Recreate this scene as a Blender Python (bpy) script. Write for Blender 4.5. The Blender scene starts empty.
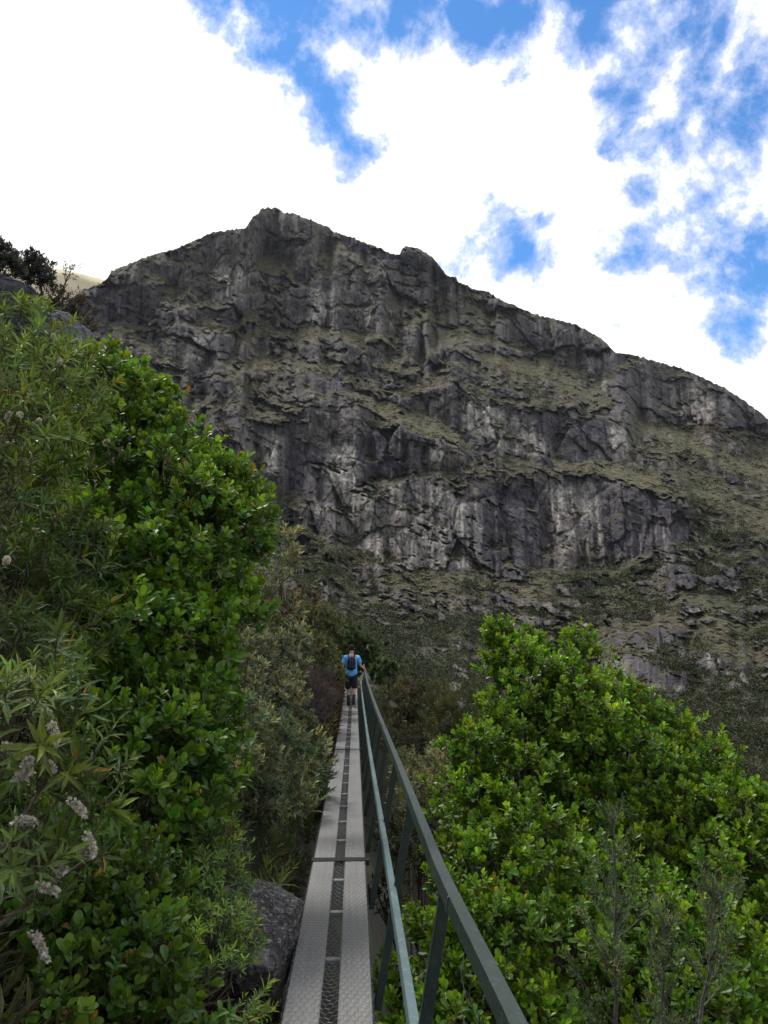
import bpy, math, random
import numpy as np

SEED = 11
rng = np.random.default_rng(SEED)
random.seed(SEED)
scene = bpy.context.scene
COL = scene.collection
f4 = np.float32
PI = math.pi

# ------------------------------------------------------------------ camera
CAMZ = 1.65
FPX = 770.0
YAW = math.atan(29 / 770)            # looking slightly right of the bridge line
PITCH = math.radians(10.16)
cam_d = bpy.data.cameras.new("camera")
cam = bpy.data.objects.new("camera", cam_d)
COL.objects.link(cam)
cam.location = (0, 0, CAMZ)
cam.rotation_euler = (PI / 2 + PITCH, 0, -YAW)
cam_d.sensor_fit = 'VERTICAL'
cam_d.sensor_height = 36.0
cam_d.lens = FPX / 1024 * 36.0
cam_d.clip_start = 0.05
cam_d.clip_end = 20000
scene.camera = cam

FWD = np.array([math.sin(YAW) * math.cos(PITCH), math.cos(YAW) * math.cos(PITCH), math.sin(PITCH)])
RGT = np.array([math.cos(YAW), -math.sin(YAW), 0.0])
UPV = np.cross(RGT, FWD)
EYE = np.array([0, 0, CAMZ])


def pdir(px, py):
    v = FWD * FPX + RGT * (px - 384) + UPV * (512 - py)
    return v / np.linalg.norm(v)


def at(px, py, depth):
    """point seen at a photo pixel, at a depth along the view axis"""
    v = FWD * FPX + RGT * (px - 384) + UPV * (512 - py)
    return EYE + v * (depth / FPX)


# ------------------------------------------------------------------ helpers
def sset(o, label=None, cat=None, group=None, kind=None):
    if label: o['label'] = label
    if cat: o['category'] = cat
    if group: o['group'] = group
    if kind: o['kind'] = kind
    return o


def empty(name, loc, label, cat, group=None):
    o = bpy.data.objects.new(name, None)
    o.empty_display_size = .2
    COL.objects.link(o)
    o.location = loc
    return sset(o, label, cat, group)


def link_mesh(name, verts, tris=None, quads=None, mat=None, parent=None, col=None, smooth=False, attrs=None, uvs=None):
    verts = np.asarray(verts, f4).reshape(-1, 3)
    tris = np.zeros((0, 3), np.int32) if tris is None else np.asarray(tris, np.int32).reshape(-1, 3)
    quads = np.zeros((0, 4), np.int32) if quads is None else np.asarray(quads, np.int32).reshape(-1, 4)
    me = bpy.data.meshes.new(name)
    me.vertices.add(len(verts))
    if parent is not None:
        verts = verts - np.array(parent.matrix_world.translation if parent.parent is None and False else PLOC(parent), f4)
    me.vertices.foreach_set('co', verts.ravel())
    nl = tris.size + quads.size
    me.loops.add(nl)
    me.loops.foreach_set('vertex_index', np.concatenate([tris.ravel(), quads.ravel()]).astype(np.int32))
    npoly = len(tris) + len(quads)
    me.polygons.add(npoly)
    st = np.concatenate([np.arange(len(tris)) * 3, tris.size + np.arange(len(quads)) * 4]).astype(np.int32)
    me.polygons.foreach_set('loop_start', st)
    me.polygons.foreach_set('use_smooth', np.full(npoly, bool(smooth)))
    me.update(calc_edges=True)
    if col is not None:
        a = me.color_attributes.new('col', 'FLOAT_COLOR', 'POINT')
        c = np.ones((len(verts), 4), f4)
        c[:, :3] = col
        a.data.foreach_set('color', c.ravel())
    for k, v in (attrs or {}).items():
        a = me.attributes.new(k, 'FLOAT', 'POINT')
        a.data.foreach_set('value', np.asarray(v, f4).ravel())
    me.validate()
    o = bpy.data.objects.new(name, me)
    COL.objects.link(o)
    if mat is not None: me.materials.append(mat)
    if parent is not None: o.parent = parent
    return o


def PLOC(o):
    """world position of an unrotated parent chain"""
    p = np.zeros(3)
    while o is not None:
        p = p + np.array(o.location)
        o = o.parent
    return p


class MB:
    """collects boxes, tubes and strips into one mesh"""
    def __init__(s):
        s.v = []; s.t = []; s.q = []; s.n = 0; s.c = []

    def add(s, v, t=None, q=None, c=None):
        v = np.asarray(v, float).reshape(-1, 3)
        if t is not None and len(t): s.t.append(np.asarray(t, int).reshape(-1, 3) + s.n)
        if q is not None and len(q): s.q.append(np.asarray(q, int).reshape(-1, 4) + s.n)
        s.v.append(v)
        s.c.append(np.broadcast_to(np.asarray((1, 1, 1) if c is None else c, float), v.shape))
        s.n += len(v)

    def tube(s, pts, rad, sides=6, c=None, cap=True):
        pts = np.asarray(pts, float); n = len(pts)
        rad = np.broadcast_to(np.asarray(rad, float), (n,))
        d = np.gradient(pts, axis=0)
        d /= np.linalg.norm(d, axis=1)[:, None] + 1e-9
        ref = np.where(np.abs(d[:, 2:3]) > .9, np.array([[1., 0, 0]]), np.array([[0, 0, 1.]]))
        a = np.cross(d, ref); a /= np.linalg.norm(a, axis=1)[:, None] + 1e-9
        b = np.cross(d, a)
        th = np.arange(sides) * 2 * PI / sides
        v = pts[:, None] + rad[:, None, None] * (a[:, None] * np.cos(th)[None, :, None] + b[:, None] * np.sin(th)[None, :, None])
        i = np.arange(n - 1)[:, None] * sides; j = np.arange(sides)[None]; k = (j + 1) % sides
        q = np.stack([i + j, i + k, i + sides + k, i + sides + j], -1).reshape(-1, 4)
        vv = v.reshape(-1, 3); t = []
        if cap:
            vv = np.concatenate([vv, pts[:1], pts[-1:]])
            m = n * sides
            for jj in range(sides):
                kk = (jj + 1) % sides
                t += [(m, kk, jj), (m + 1, m - sides + jj, m - sides + kk)]
        s.add(vv, t, q, c)

    def bar(s, pts, w, h, side, up=(0, 0, 1), bev=.004, c=None):
        """rectangular section w (along side) x h swept along pts, chamfered edges"""
        pts = np.asarray(pts, float); n = len(pts)
        side = np.broadcast_to(np.asarray(side, float), (n, 3)); up = np.broadcast_to(np.asarray(up, float), (n, 3))
        x, y, b = w / 2, h / 2, bev
        sec = np.array([(-x + b, -y), (x - b, -y), (x, -y + b), (x, y - b), (x - b, y), (-x + b, y), (-x, y - b), (-x, -y + b)])
        v = pts[:, None] + side[:, None] * sec[None, :, :1] + up[:, None] * sec[None, :, 1:]
        k8 = 8
        i = np.arange(n - 1)[:, None] * k8; j = np.arange(k8)[None]; k = (j + 1) % k8
        q = np.stack([i + j, i + k, i + k8 + k, i + k8 + j], -1).reshape(-1, 4)
        t = []
        for e, fl in ((0, 1), ((n - 1) * k8, 0)):
            for jj in range(1, 7):
                t.append((e, e + jj + 1, e + jj) if fl else (e, e + jj, e + jj + 1))
        s.add(v.reshape(-1, 3), t, q, c)

    def build(s, name, mat, parent=None, smooth=False, usecol=False):
        v = np.concatenate(s.v)
        t = np.concatenate(s.t) if s.t else None
        q = np.concatenate(s.q) if s.q else None
        return link_mesh(name, v, t, q, mat, parent, np.concatenate(s.c) if usecol else None, smooth)


# ------------------------------------------------------------------ noise
_P = np.random.default_rng(5).permutation(256).astype(np.int32)
_P = np.concatenate([_P, _P])
_G = np.random.default_rng(6).normal(size=(256, 3)).astype(f4)
_G /= np.linalg.norm(_G, axis=1)[:, None]


def perlin(p, off=0.0):
    p = np.asarray(p, f4) + f4(off)
    i = np.floor(p).astype(np.int32)
    f = p - i
    u = f * f * f * (f * (f * 6 - 15) + 10)
    i &= 255
    out = np.zeros(len(p), f4)
    for dx in (0, 1):
        for dy in (0, 1):
            for dz in (0, 1):
                h = _P[_P[_P[(i[:, 0] + dx) & 255] + ((i[:, 1] + dy) & 255)] + ((i[:, 2] + dz) & 255)]
                g = _G[h]
                d = g[:, 0] * (f[:, 0] - dx) + g[:, 1] * (f[:, 1] - dy) + g[:, 2] * (f[:, 2] - dz)
                w = (u[:, 0] if dx else 1 - u[:, 0]) * (u[:, 1] if dy else 1 - u[:, 1]) * (u[:, 2] if dz else 1 - u[:, 2])
                out += d * w
    return out * 1.6


def fbm(p, octs=4, off=0.0, gain=.5, ridge=False):
    p = np.asarray(p, f4); o = np.zeros(len(p), f4); a = 1.0; s = 0
    for k in range(octs):
        n = perlin(p * (2.03 ** k), off + 17.3 * k)
        if ridge: n = 1 - 2 * np.abs(n)
        o += a * n; s += a; a *= gain
    return o / s


def hash2(i, j, k):
    h = (i.astype(np.int64) * 374761393 + j.astype(np.int64) * 668265263 + k * 2147483647) & 0xffffffff
    h = ((h ^ (h >> 13)) * 1274126177) & 0xffffffff
    h = h ^ (h >> 16)
    return (h & 0xffff).astype(f4) / 65535.0


def blocks(u, v, seed):
    """2-D cells with tilted facets: offset of each block's facet and distance to its edge"""
    iu = np.floor(u).astype(np.int32); iv = np.floor(v).astype(np.int32)
    b1 = np.full(len(u), 9., f4); b2 = b1.copy(); val = np.zeros(len(u), f4)
    for du in (-1, 0, 1):
        for dv in (-1, 0, 1):
            a, b = iu + du, iv + dv
            cx = a + hash2(a, b, seed); cy = b + hash2(a, b, seed + 7)
            d = np.hypot(u - cx, v - cy).astype(f4)
            c = d < b1
            fac = (hash2(a, b, seed + 3) - .5) + (hash2(a, b, seed + 4) - .5) * 1.5 * (u - cx) + (hash2(a, b, seed + 5) - .5) * 1.5 * (v - cy)
            b2 = np.where(c, b1, np.minimum(b2, d)); val = np.where(c, fac, val); b1 = np.where(c, d, b1)
    return val.astype(f4), b2 - b1


def sm(a, b, x):
    t = np.clip((x - a) / (b - a), 0, 1)
    return t * t * (3 - 2 * t)


# ------------------------------------------------------------------ materials
def new_mat(name):
    m = bpy.data.materials.new(name); m.use_nodes = True
    nt = m.node_tree; nt.nodes.clear()
    out = nt.nodes.new('ShaderNodeOutputMaterial')
    b = nt.nodes.new('ShaderNodeBsdfPrincipled')
    nt.links.new(b.outputs[0], out.inputs[0])
    return m, nt, b, out


def N(nt, t, **kw):
    n = nt.nodes.new(t)
    for k, v in kw.items():
        if hasattr(n, k): setattr(n, k, v)
        else: n.inputs[k.replace('_', ' ')].default_value = v
    return n


def noise(nt, vec, scale, detail=5, rough=.55, dist=0.0):
    n = nt.nodes.new('ShaderNodeTexNoise')
    n.inputs['Scale'].default_value = scale; n.inputs['Detail'].default_value = detail
    n.inputs['Roughness'].default_value = rough; n.inputs['Distortion'].default_value = dist
    if vec is not None: nt.links.new(vec, n.inputs['Vector'])
    return n.outputs[0]


def ramp(nt, fac, stops):
    r = nt.nodes.new('ShaderNodeValToRGB')
    e = r.color_ramp.elements
    while len(e) < len(stops): e.new(.5)
    for el, (p, c) in zip(e, stops):
        el.position = p; el.color = (c, c, c, 1) if not hasattr(c, '__len__') else (*c, 1)
    nt.links.new(fac, r.inputs[0])
    return r.outputs[0]


def mix(nt, fac, a, b, mode='MIX'):
    m = nt.nodes.new('ShaderNodeMix'); m.data_type = 'RGBA'; m.blend_type = mode
    for s, x in ((0, fac), (6, a), (7, b)):
        if hasattr(x, 'is_output'): nt.links.new(x, m.inputs[s])
        elif hasattr(x, '__len__'): m.inputs[s].default_value = (*x, 1)
        else: m.inputs[s].default_value = x
    return m.outputs[2]


def math_(nt, op, a, b=None, c=None, clamp=False):
    m = nt.nodes.new('ShaderNodeMath'); m.operation = op; m.use_clamp = clamp
    for s, x in ((0, a), (1, b), (2, c)):
        if x is None: continue
        if hasattr(x, 'is_output'): nt.links.new(x, m.inputs[s])
        else: m.inputs[s].default_value = x
    return m.outputs[0]


def bump(nt, bsdf, h, strength, dist):
    b = nt.nodes.new('ShaderNodeBump')
    (nt.links.new(strength, b.inputs['Strength']) if hasattr(strength, 'is_output') else setattr(b.inputs['Strength'], 'default_value', strength)); b.inputs['Distance'].default_value = dist
    nt.links.new(h, b.inputs['Height']); nt.links.new(b.outputs[0], bsdf.inputs['Normal'])
    return b


def objcoord(nt, scale=(1, 1, 1), rot=(0, 0, 0)):
    t = nt.nodes.new('ShaderNodeTexCoord'); m = nt.nodes.new('ShaderNodeMapping')
    m.inputs['Scale'].default_value = scale; m.inputs['Rotation'].default_value = rot
    nt.links.new(t.outputs['Object'], m.inputs[0])
    return m.outputs[0]


def leaf_mat(name, rough=.42, trans=.3, spec=.4):
    m, nt, b, out = new_mat(name)
    a = nt.nodes.new('ShaderNodeAttribute'); a.attribute_name = 'col'
    nz = noise(nt, objcoord(nt), 60, 2)
    c = mix(nt, ramp(nt, nz, [(.35, .75), (.65, 1.15)]), (0, 0, 0), a.outputs[0])
    c = mix(nt, 1.0, a.outputs[0], ramp(nt, nz, [(.3, .72), (.7, 1.0)]), 'MULTIPLY')
    nt.links.new(c, b.inputs['Base Color'])
    b.inputs['Roughness'].default_value = rough
    b.inputs['Specular IOR Level'].default_value = spec
    if trans > 0:
        tr = nt.nodes.new('ShaderNodeBsdfTranslucent')
        tc = mix(nt, 1.0, c, (1.25, 1.2, .5), 'MULTIPLY')
        nt.links.new(tc, tr.inputs[0])
        ms = nt.nodes.new('ShaderNodeMixShader'); ms.inputs[0].default_value = trans
        nt.links.new(b.outputs[0], ms.inputs[1]); nt.links.new(tr.outputs[0], ms.inputs[2])
        nt.links.new(ms.outputs[0], out.inputs[0])
    return m


def paint_mat(name, col, rough=.5, wear=(.12, .10, .08), wearamt=.5):
    m, nt, b, out = new_mat(name)
    oc = objcoord(nt)
    n1 = noise(nt, oc, 3, 6, .65); n2 = noise(nt, oc, 45, 4, .6)
    c = mix(nt, ramp(nt, n1, [(.35, 0.0), (.7, .35)]), col, tuple(x * 1.5 + .01 for x in col))
    c = mix(nt, math_(nt, 'MULTIPLY', ramp(nt, n2, [(.57, 0.0), (.64, 1.0)]), wearamt), c, wear)
    nt.links.new(c, b.inputs['Base Color'])
    nt.links.new(ramp(nt, n1, [(.3, rough - .1), (.7, rough + .2)]), b.inputs['Roughness'])
    bump(nt, b, n2, .15, .002)
    return m


def simple_mat(name, col, rough=.7, nscale=20, var=.35, bumpd=0.0):
    m, nt, b, out = new_mat(name)
    nz = noise(nt, objcoord(nt), nscale, 5, .6)
    c = mix(nt, ramp(nt, nz, [(.3, 0.0), (.7, 1.0)]), tuple(x * (1 - var) for x in col), tuple(min(1, x * (1 + var)) for x in col))
    nt.links.new(c, b.inputs['Base Color']); b.inputs['Roughness'].default_value = rough
    if bumpd: bump(nt, b, nz, .6, bumpd)
    return m


M_LEAF = leaf_mat('glossy_leaf', .42, .36, .38)
M_DULL = leaf_mat('dull_leaf', .6, .22, .25)
M_DRY = leaf_mat('dry_grass', .8, .15, .1)
M_BARK = simple_mat('bark', (.085, .065, .05), .9, 25, .5, .01)
M_TWIG = simple_mat('grey_twig', (.10, .098, .08), .9, 30, .4)
M_RAIL = paint_mat('dark_green_paint', (.011, .025, .019), .5, (.07, .08, .07), .35)
M_KNEE = paint_mat('teal_green_paint', (.075, .12, .125), .45, (.22, .25, .24), .5)
M_STEEL = paint_mat('dark_steel', (.018, .021, .020), .65, (.05, .035, .025), .4)
for _m in (M_STEEL,):
    _m.node_tree.nodes['Principled BSDF'].inputs['Specular IOR Level'].default_value = .1
M_GALV = simple_mat('galvanised_wire', (.10, .105, .12), .5, 40, .3)
M_GALV.node_tree.nodes['Principled BSDF'].inputs['Metallic'].default_value = .5
M_RUNG = simple_mat('galvanised_bar', (.17, .17, .165), .6, 30, .25)


def plank_mat():
    m, nt, b, out = new_mat('weathered_plank')
    oc = objcoord(nt)
    gr = noise(nt, objcoord(nt, (60, 1.2, 60)), 1.0, 6, .65)
    big = noise(nt, oc, 1.3, 5, .6); fine = noise(nt, oc, 55, 4, .6); spots = noise(nt, oc, 9, 4, .7)
    c = mix(nt, ramp(nt, gr, [(.3, 0.0), (.7, 1.0)]), (.142, .142, .136), (.215, .214, .205))
    c = mix(nt, ramp(nt, big, [(.4, 0.0), (.62, .6)]), c, (.12, .115, .10))
    c = mix(nt, ramp(nt, spots, [(.62, 0.0), (.74, .6)]), c, (.17, .16, .135))
    c = mix(nt, ramp(nt, fine, [(.35, .35), (.55, 0.0)]), c, (.15, .145, .13))
    nt.links.new(c, b.inputs['Base Color']); b.inputs['Roughness'].default_value = .85
    bump(nt, b, math_(nt, 'ADD', gr, fine), .5, .004)
    return m


M_PLANK = plank_mat()


def rock_mat(name, dark=(.075, .072, .082), mid=(.15, .145, .15), pale=(.30, .285, .26), s=1.0, moss=.25):
    m, nt, b, out = new_mat(name)
    oc = objcoord(nt)
    st = objcoord(nt, (1.0, 1.0, 3.2), (.35, .2, 0))
    n1 = noise(nt, oc, .8 * s, 7, .6); n2 = noise(nt, st, 2.5 * s, 8, .68, .6); n3 = noise(nt, oc, 14 * s, 6, .7)
    v = nt.nodes.new('ShaderNodeTexVoronoi'); v.feature = 'DISTANCE_TO_EDGE'; v.inputs['Scale'].default_value = 1.4 * s
    wn = nt.nodes.new('ShaderNodeVectorMath'); wn.operation = 'ADD'
    nn = nt.nodes.new('ShaderNodeTexNoise'); nn.inputs['Scale'].default_value = 1.5 * s
    nt.links.new(st, nn.inputs[0]); nt.links.new(st, wn.inputs[0]); nt.links.new(nn.outputs[1], wn.inputs[1])
    nt.links.new(wn.outputs[0], v.inputs['Vector'])
    crack = ramp(nt, v.outputs[0], [(.0, 0.0), (.06, 1.0)])
    c = mix(nt, ramp(nt, n2, [(.3, 0.0), (.7, 1.0)]), dark, mid)
    c = mix(nt, ramp(nt, n1, [(.5, 0.0), (.72, .8)]), c, pale)
    c = mix(nt, ramp(nt, n3, [(.53, 0.0), (.62, .85)]), c, pale)
    c = mix(nt, ramp(nt, n1, [(.28, moss), (.42, 0.0)]), c, (.07, .075, .035))
    c = mix(nt, ramp(nt, crack, [(0, .6), (1, 0.0)]), c, (.03, .03, .03))
    nt.links.new(c, b.inputs['Base Color']); b.inputs['Roughness'].default_value = .85
    h = math_(nt, 'ADD', math_(nt, 'MULTIPLY', n2, 1.0), math_(nt, 'MULTIPLY', crack, .5))
    h = math_(nt, 'ADD', h, math_(nt, 'MULTIPLY', n3, .25))
    bump(nt, b, h, .9, .22 / s)
    return m


# ------------------------------------------------------------------ world
SUN_EL, SUN_AZ = math.radians(58), math.radians(-38)      # azimuth from +Y towards +X
SUN_DIR = np.array([math.sin(SUN_AZ) * math.cos(SUN_EL), math.cos(SUN_AZ) * math.cos(SUN_EL), math.sin(SUN_EL)])


def make_world():
    w = bpy.data.worlds.new('World'); scene.world = w; w.use_nodes = True
    nt = w.node_tree; nt.nodes.clear()
    out = nt.nodes.new('ShaderNodeOutputWorld'); bg = nt.nodes.new('ShaderNodeBackground')
    nt.links.new(bg.outputs[0], out.inputs[0])
    sky = nt.nodes.new('ShaderNodeTexSky'); sky.sky_type = 'NISHITA'; sky.sun_disc = False
    sky.sun_elevation = SUN_EL; sky.sun_rotation = SUN_AZ
    sky.altitude = 1200; sky.air_density = 1.0; sky.dust_density = .3; sky.ozone_density = 3.0
    STR = .1
    bg.inputs['Strength'].default_value = STR
    tc = nt.nodes.new('ShaderNodeTexCoord'); d = tc.outputs['Generated']
    n1 = nt.nodes.new('ShaderNodeTexNoise'); n1.inputs['Scale'].default_value = 5.5; n1.inputs['Detail'].default_value = 8; n1.inputs['Roughness'].default_value = .6
    nt.links.new(d, n1.inputs[0])

    def vm(op, a, b=None):
        m = nt.nodes.new('ShaderNodeVectorMath'); m.operation = op
        for s_, x in ((0, a), (1, b)):
            if x is None: continue
            if hasattr(x, 'is_output'): nt.links.new(x, m.inputs[s_])
            else: m.inputs[s_].default_value = x
        return m
    off = vm('SUBTRACT', n1.outputs[1], (.5, .5, .5)).outputs[0]
    sc = vm('MULTIPLY', off, (.15, .15, .15)).outputs[0]
    dw = vm('ADD', d, sc).outputs[0]
    # openings in the cloud: (px, py, radius px, depth)
    holes = [(215, -5, 38, .95), (245, 30, 28, .8), (275, 45, 30, .9), (310, 78, 30, .95), (338, 105, 34, .85), (362, 134, 32, .72), (385, 148, 18, .6), (290, 0, 46, 1), (350, 18, 42, .9), (410, 0, 48, 1), (470, 10, 42, .9),
             (530, 5, 55, .8), (600, 30, 60, .95), (622, 85, 42, .95), (690, 30, 80, .8), (760, 90, 60, .75), (740, 150, 36, .5), (660, 130, 40, .5),
             (505, 245, 58, .74), (468, 266, 36, .7), (528, 212, 36, .72), (690, 225, 56, .76), (655, 262, 50, .74), (732, 280, 42, .72), (628, 318, 22, .75), (648, 185, 30, .75), (718, 325, 34, .74), (755, 240, 28, .55), (700, 180, 24, .5),
             (440, 198, 14, .5), (530, 90, 16, .5)]
    acc = None
    for (px, py, r, a) in holes:
        c = pdir(px, py); rr = r / 830.0
        ds = vm('DISTANCE', dw, tuple(c)).outputs['Value']
        mr = nt.nodes.new('ShaderNodeMapRange'); mr.interpolation_type = 'SMOOTHSTEP'
        mr.inputs[1].default_value = rr * 1.6; mr.inputs[2].default_value = rr * .1
        mr.inputs[3].default_value = 0; mr.inputs[4].default_value = a
        nt.links.new(ds, mr.inputs[0])
        acc = mr.outputs[0] if acc is None else math_(nt, 'MAXIMUM', acc, mr.outputs[0])
    # sky behind and above the camera: broken cloud
    n3 = noise(nt, d, 2.2, 6, .6)
    fz = vm('DOT_PRODUCT', d, tuple(FWD)).outputs['Value']
    behind = math_(nt, 'MULTIPLY', ramp(nt, n3, [(.50, 0.0), (.62, .8)]), ramp(nt, fz, [(.45, 1.0), (.6, 0.0)]))
    acc = math_(nt, 'MAXIMUM', acc, behind)
    n2 = noise(nt, d, 8.5, 12, .66, .15)
    wisp = math_(nt, 'MULTIPLY_ADD', math_(nt, 'SUBTRACT', n2, .5), 3.1, acc)
    open_ = nt.nodes.new('ShaderNodeMapRange'); open_.interpolation_type = 'SMOOTHSTEP'
    open_.inputs[1].default_value = .2; open_.inputs[2].default_value = 1.0
    nt.links.new(wisp, open_.inputs[0])
    op = math_(nt, 'MULTIPLY', open_.outputs[0], ramp(nt, acc, [(.02, 0.0), (.2, 1.0)]))
    # cloud brightness: dazzling in front round the hidden sun, duller grey behind
    br = nt.nodes.new('ShaderNodeMapRange'); br.interpolation_type = 'SMOOTHSTEP'
    br.inputs[1].default_value = -.1; br.inputs[2].default_value = .75; br.inputs[3].default_value = .78; br.inputs[4].default_value = 1.22
    nt.links.new(fz, br.inputs[0])
    shade = math_(nt, 'MULTIPLY', br.outputs[0], ramp(nt, n3, [(.3, .93), (.7, 1.0)]))
    thin = ramp(nt, op, [(.0, (1, 1, 1)), (.5, (.66, .69, .86))])
    cl = mix(nt, 1.0, thin, shade, 'MULTIPLY')
    cl = mix(nt, 1.0, cl, (1 / STR,) * 3, 'MULTIPLY')
    skyc = mix(nt, 1.0, sky.outputs[0], SKYMUL, 'MULTIPLY')
    nt.links.new(mix(nt, op, cl, skyc), bg.inputs['Color'])


SKYMUL = (.62, 1.20, 1.58)
make_world()
sd = bpy.data.lights.new('sun', 'SUN'); sd.energy = 2.6; sd.angle = math.radians(10); sd.color = (1, .96, .9)
so = bpy.data.objects.new('sun', sd); COL.objects.link(so)
so.rotation_euler = (PI / 2 - SUN_EL, 0, PI - SUN_AZ)
so.location = (0, 0, 60)

vs = scene.view_settings
vs.view_transform = 'Standard'; vs.look = 'None'; vs.gamma = 1; vs.use_curve_mapping = False
vs.exposure = 0.38
scene.cycles.use_denoising = True
scene.cycles.max_bounces = 6
scene.cycles.transparent_max_bounces = 4


# ------------------------------------------------------------------ ground
def gz(x, y):
    x = np.asarray(x, float); y = np.asarray(y, float)
    s = -x - .50
    cap = 42.0
    left = np.where(s < .35, -2.6 + 7.286 * s, -.05 + .92 * (s - .35))
    left = np.where(left > cap, cap + (left - cap) * .05, left)
    left = left * sm(190, 90, y) + (-14) * (1 - sm(190, 90, y))
    left = np.where(y < -4, left, left)
    t = x + .50
    right = -2.6 - 1.7 * np.clip(t, 0, 3.5) - .7 * np.clip(t - 3.5, 0, 6) - .30 * np.clip(t - 9.5, 0, 18) - .02 * np.clip(t - 28, 0, 300)
    g = np.where(s > 0, left, right)
    # far landing of the bridge
    tl = np.abs(x + .1)
    land = np.where(x < -.9, .30 + .92 * (-x - .9), np.where(x > .7, .30 - .95 * (x - .7), .36))
    land = np.maximum(land, -22)
    k = sm(25.3, 27.2, y) * sm(190, 90, y)
    return g * (1 - k) + np.minimum(np.maximum(land, g), cap) * k


def make_ground():
    def axis(lo, hi, step, far, n):
        core = np.arange(lo, hi + 1e-6, step)
        g = np.geomspace(1, far, n) * 1.0
        return np.concatenate([lo - g[::-1], core, hi + g])
    xs = axis(-12, 14, .22, 4500, 46); ys = axis(-3, 34, .25, 4500, 46)
    X, Y = np.meshgrid(xs, ys)
    Z = gz(X, Y)
    p = np.stack([X.ravel(), Y.ravel(), Z.ravel()], 1)
    r = np.hypot(p[:, 0], p[:, 1])
    amp = np.clip(.10 + .02 * r, 0, 2.0)
    deck = sm(.35, .9, np.abs(p[:, 0] + .1))
    p[:, 2] += amp * deck * fbm(p * .9, 4) + .06 * perlin(p * 4.3)
    far = sm(150, 400, r)
    p[:, 2] = p[:, 2] * (1 - far) + (-20) * far
    ny, nx = X.shape
    i = np.arange(ny - 1)[:, None] * nx; j = np.arange(nx - 1)[None]
    q = np.stack([i + j, i + j + 1, i + nx + j + 1, i + nx + j], -1).reshape(-1, 4)
    m, nt, b, out = new_mat('hillside_soil')
    oc = objcoord(nt)
    n1 = noise(nt, oc, .5, 6); n2 = noise(nt, oc, 6, 6, .65); n3 = noise(nt, oc, 40, 4, .7)
    c = mix(nt, ramp(nt, n2, [(.3, 0.0), (.7, 1.0)]), (.022, .019, .014), (.055, .046, .033))
    c = mix(nt, ramp(nt, n1, [(.45, 0.0), (.6, .8)]), c, (.06, .07, .028))
    c = mix(nt, ramp(nt, n3, [(.6, 0.0), (.72, .5)]), c, (.14, .12, .09))
    nt.links.new(c, b.inputs['Base Color']); b.inputs['Roughness'].default_value = .95
    bump(nt, b, math_(nt, 'ADD', n2, n3), .8, .08)
    o = link_mesh('ground', p, None, q, m, smooth=True)
    sset(o, 'steep brown hillside dropping into the gorge under the bridge', 'ground', kind='structure')


make_ground()

# ------------------------------------------------------------------ mountain
SKYLINE = np.array([(-220, 250), (-150, 262), (-60, 282), (0, 297), (60, 305), (78, 294), (84, 289), (98, 285), (105, 280), (109, 277), (111, 271), (121, 267), (138, 260), (152, 255), (166, 251), (176, 249), (188, 243), (200, 238),
    (212, 232), (225, 231), (236, 229), (246, 228), (250, 221), (253, 216.5), (258, 214), (261, 209), (268, 207.5), (277.5, 208), (283, 212), (287, 213), (295, 213.5), (301.6, 216.5), (311, 220), (321, 224), (327, 226), (333, 231),
    (344, 235), (354.6, 238), (365, 243), (374, 245.4), (381, 249), (388, 252.6), (396, 254.5), (400, 253.6), (402, 249), (406, 246), (417, 247.5), (423, 251), (429, 255), (434, 259), (439, 264.7), (446, 274.5), (451, 277), (456, 277), (458, 281), (463, 284),
    (472, 288), (481, 291), (485, 290), (490, 293), (501, 300), (516, 306), (531, 312.5), (541, 316), (552, 318), (566, 322), (574, 324), (582, 327), (592, 333), (602, 339), (609, 346), (615, 352), (628, 354), (643, 357.5), (664, 363.5), (683, 369), (695, 374), (708, 380), (721, 386), (733, 393), (745, 401),
    (754, 408), (761, 413), (768, 419), (800, 436), (860, 470), (1000, 520), (1200, 560)], float)

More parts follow.
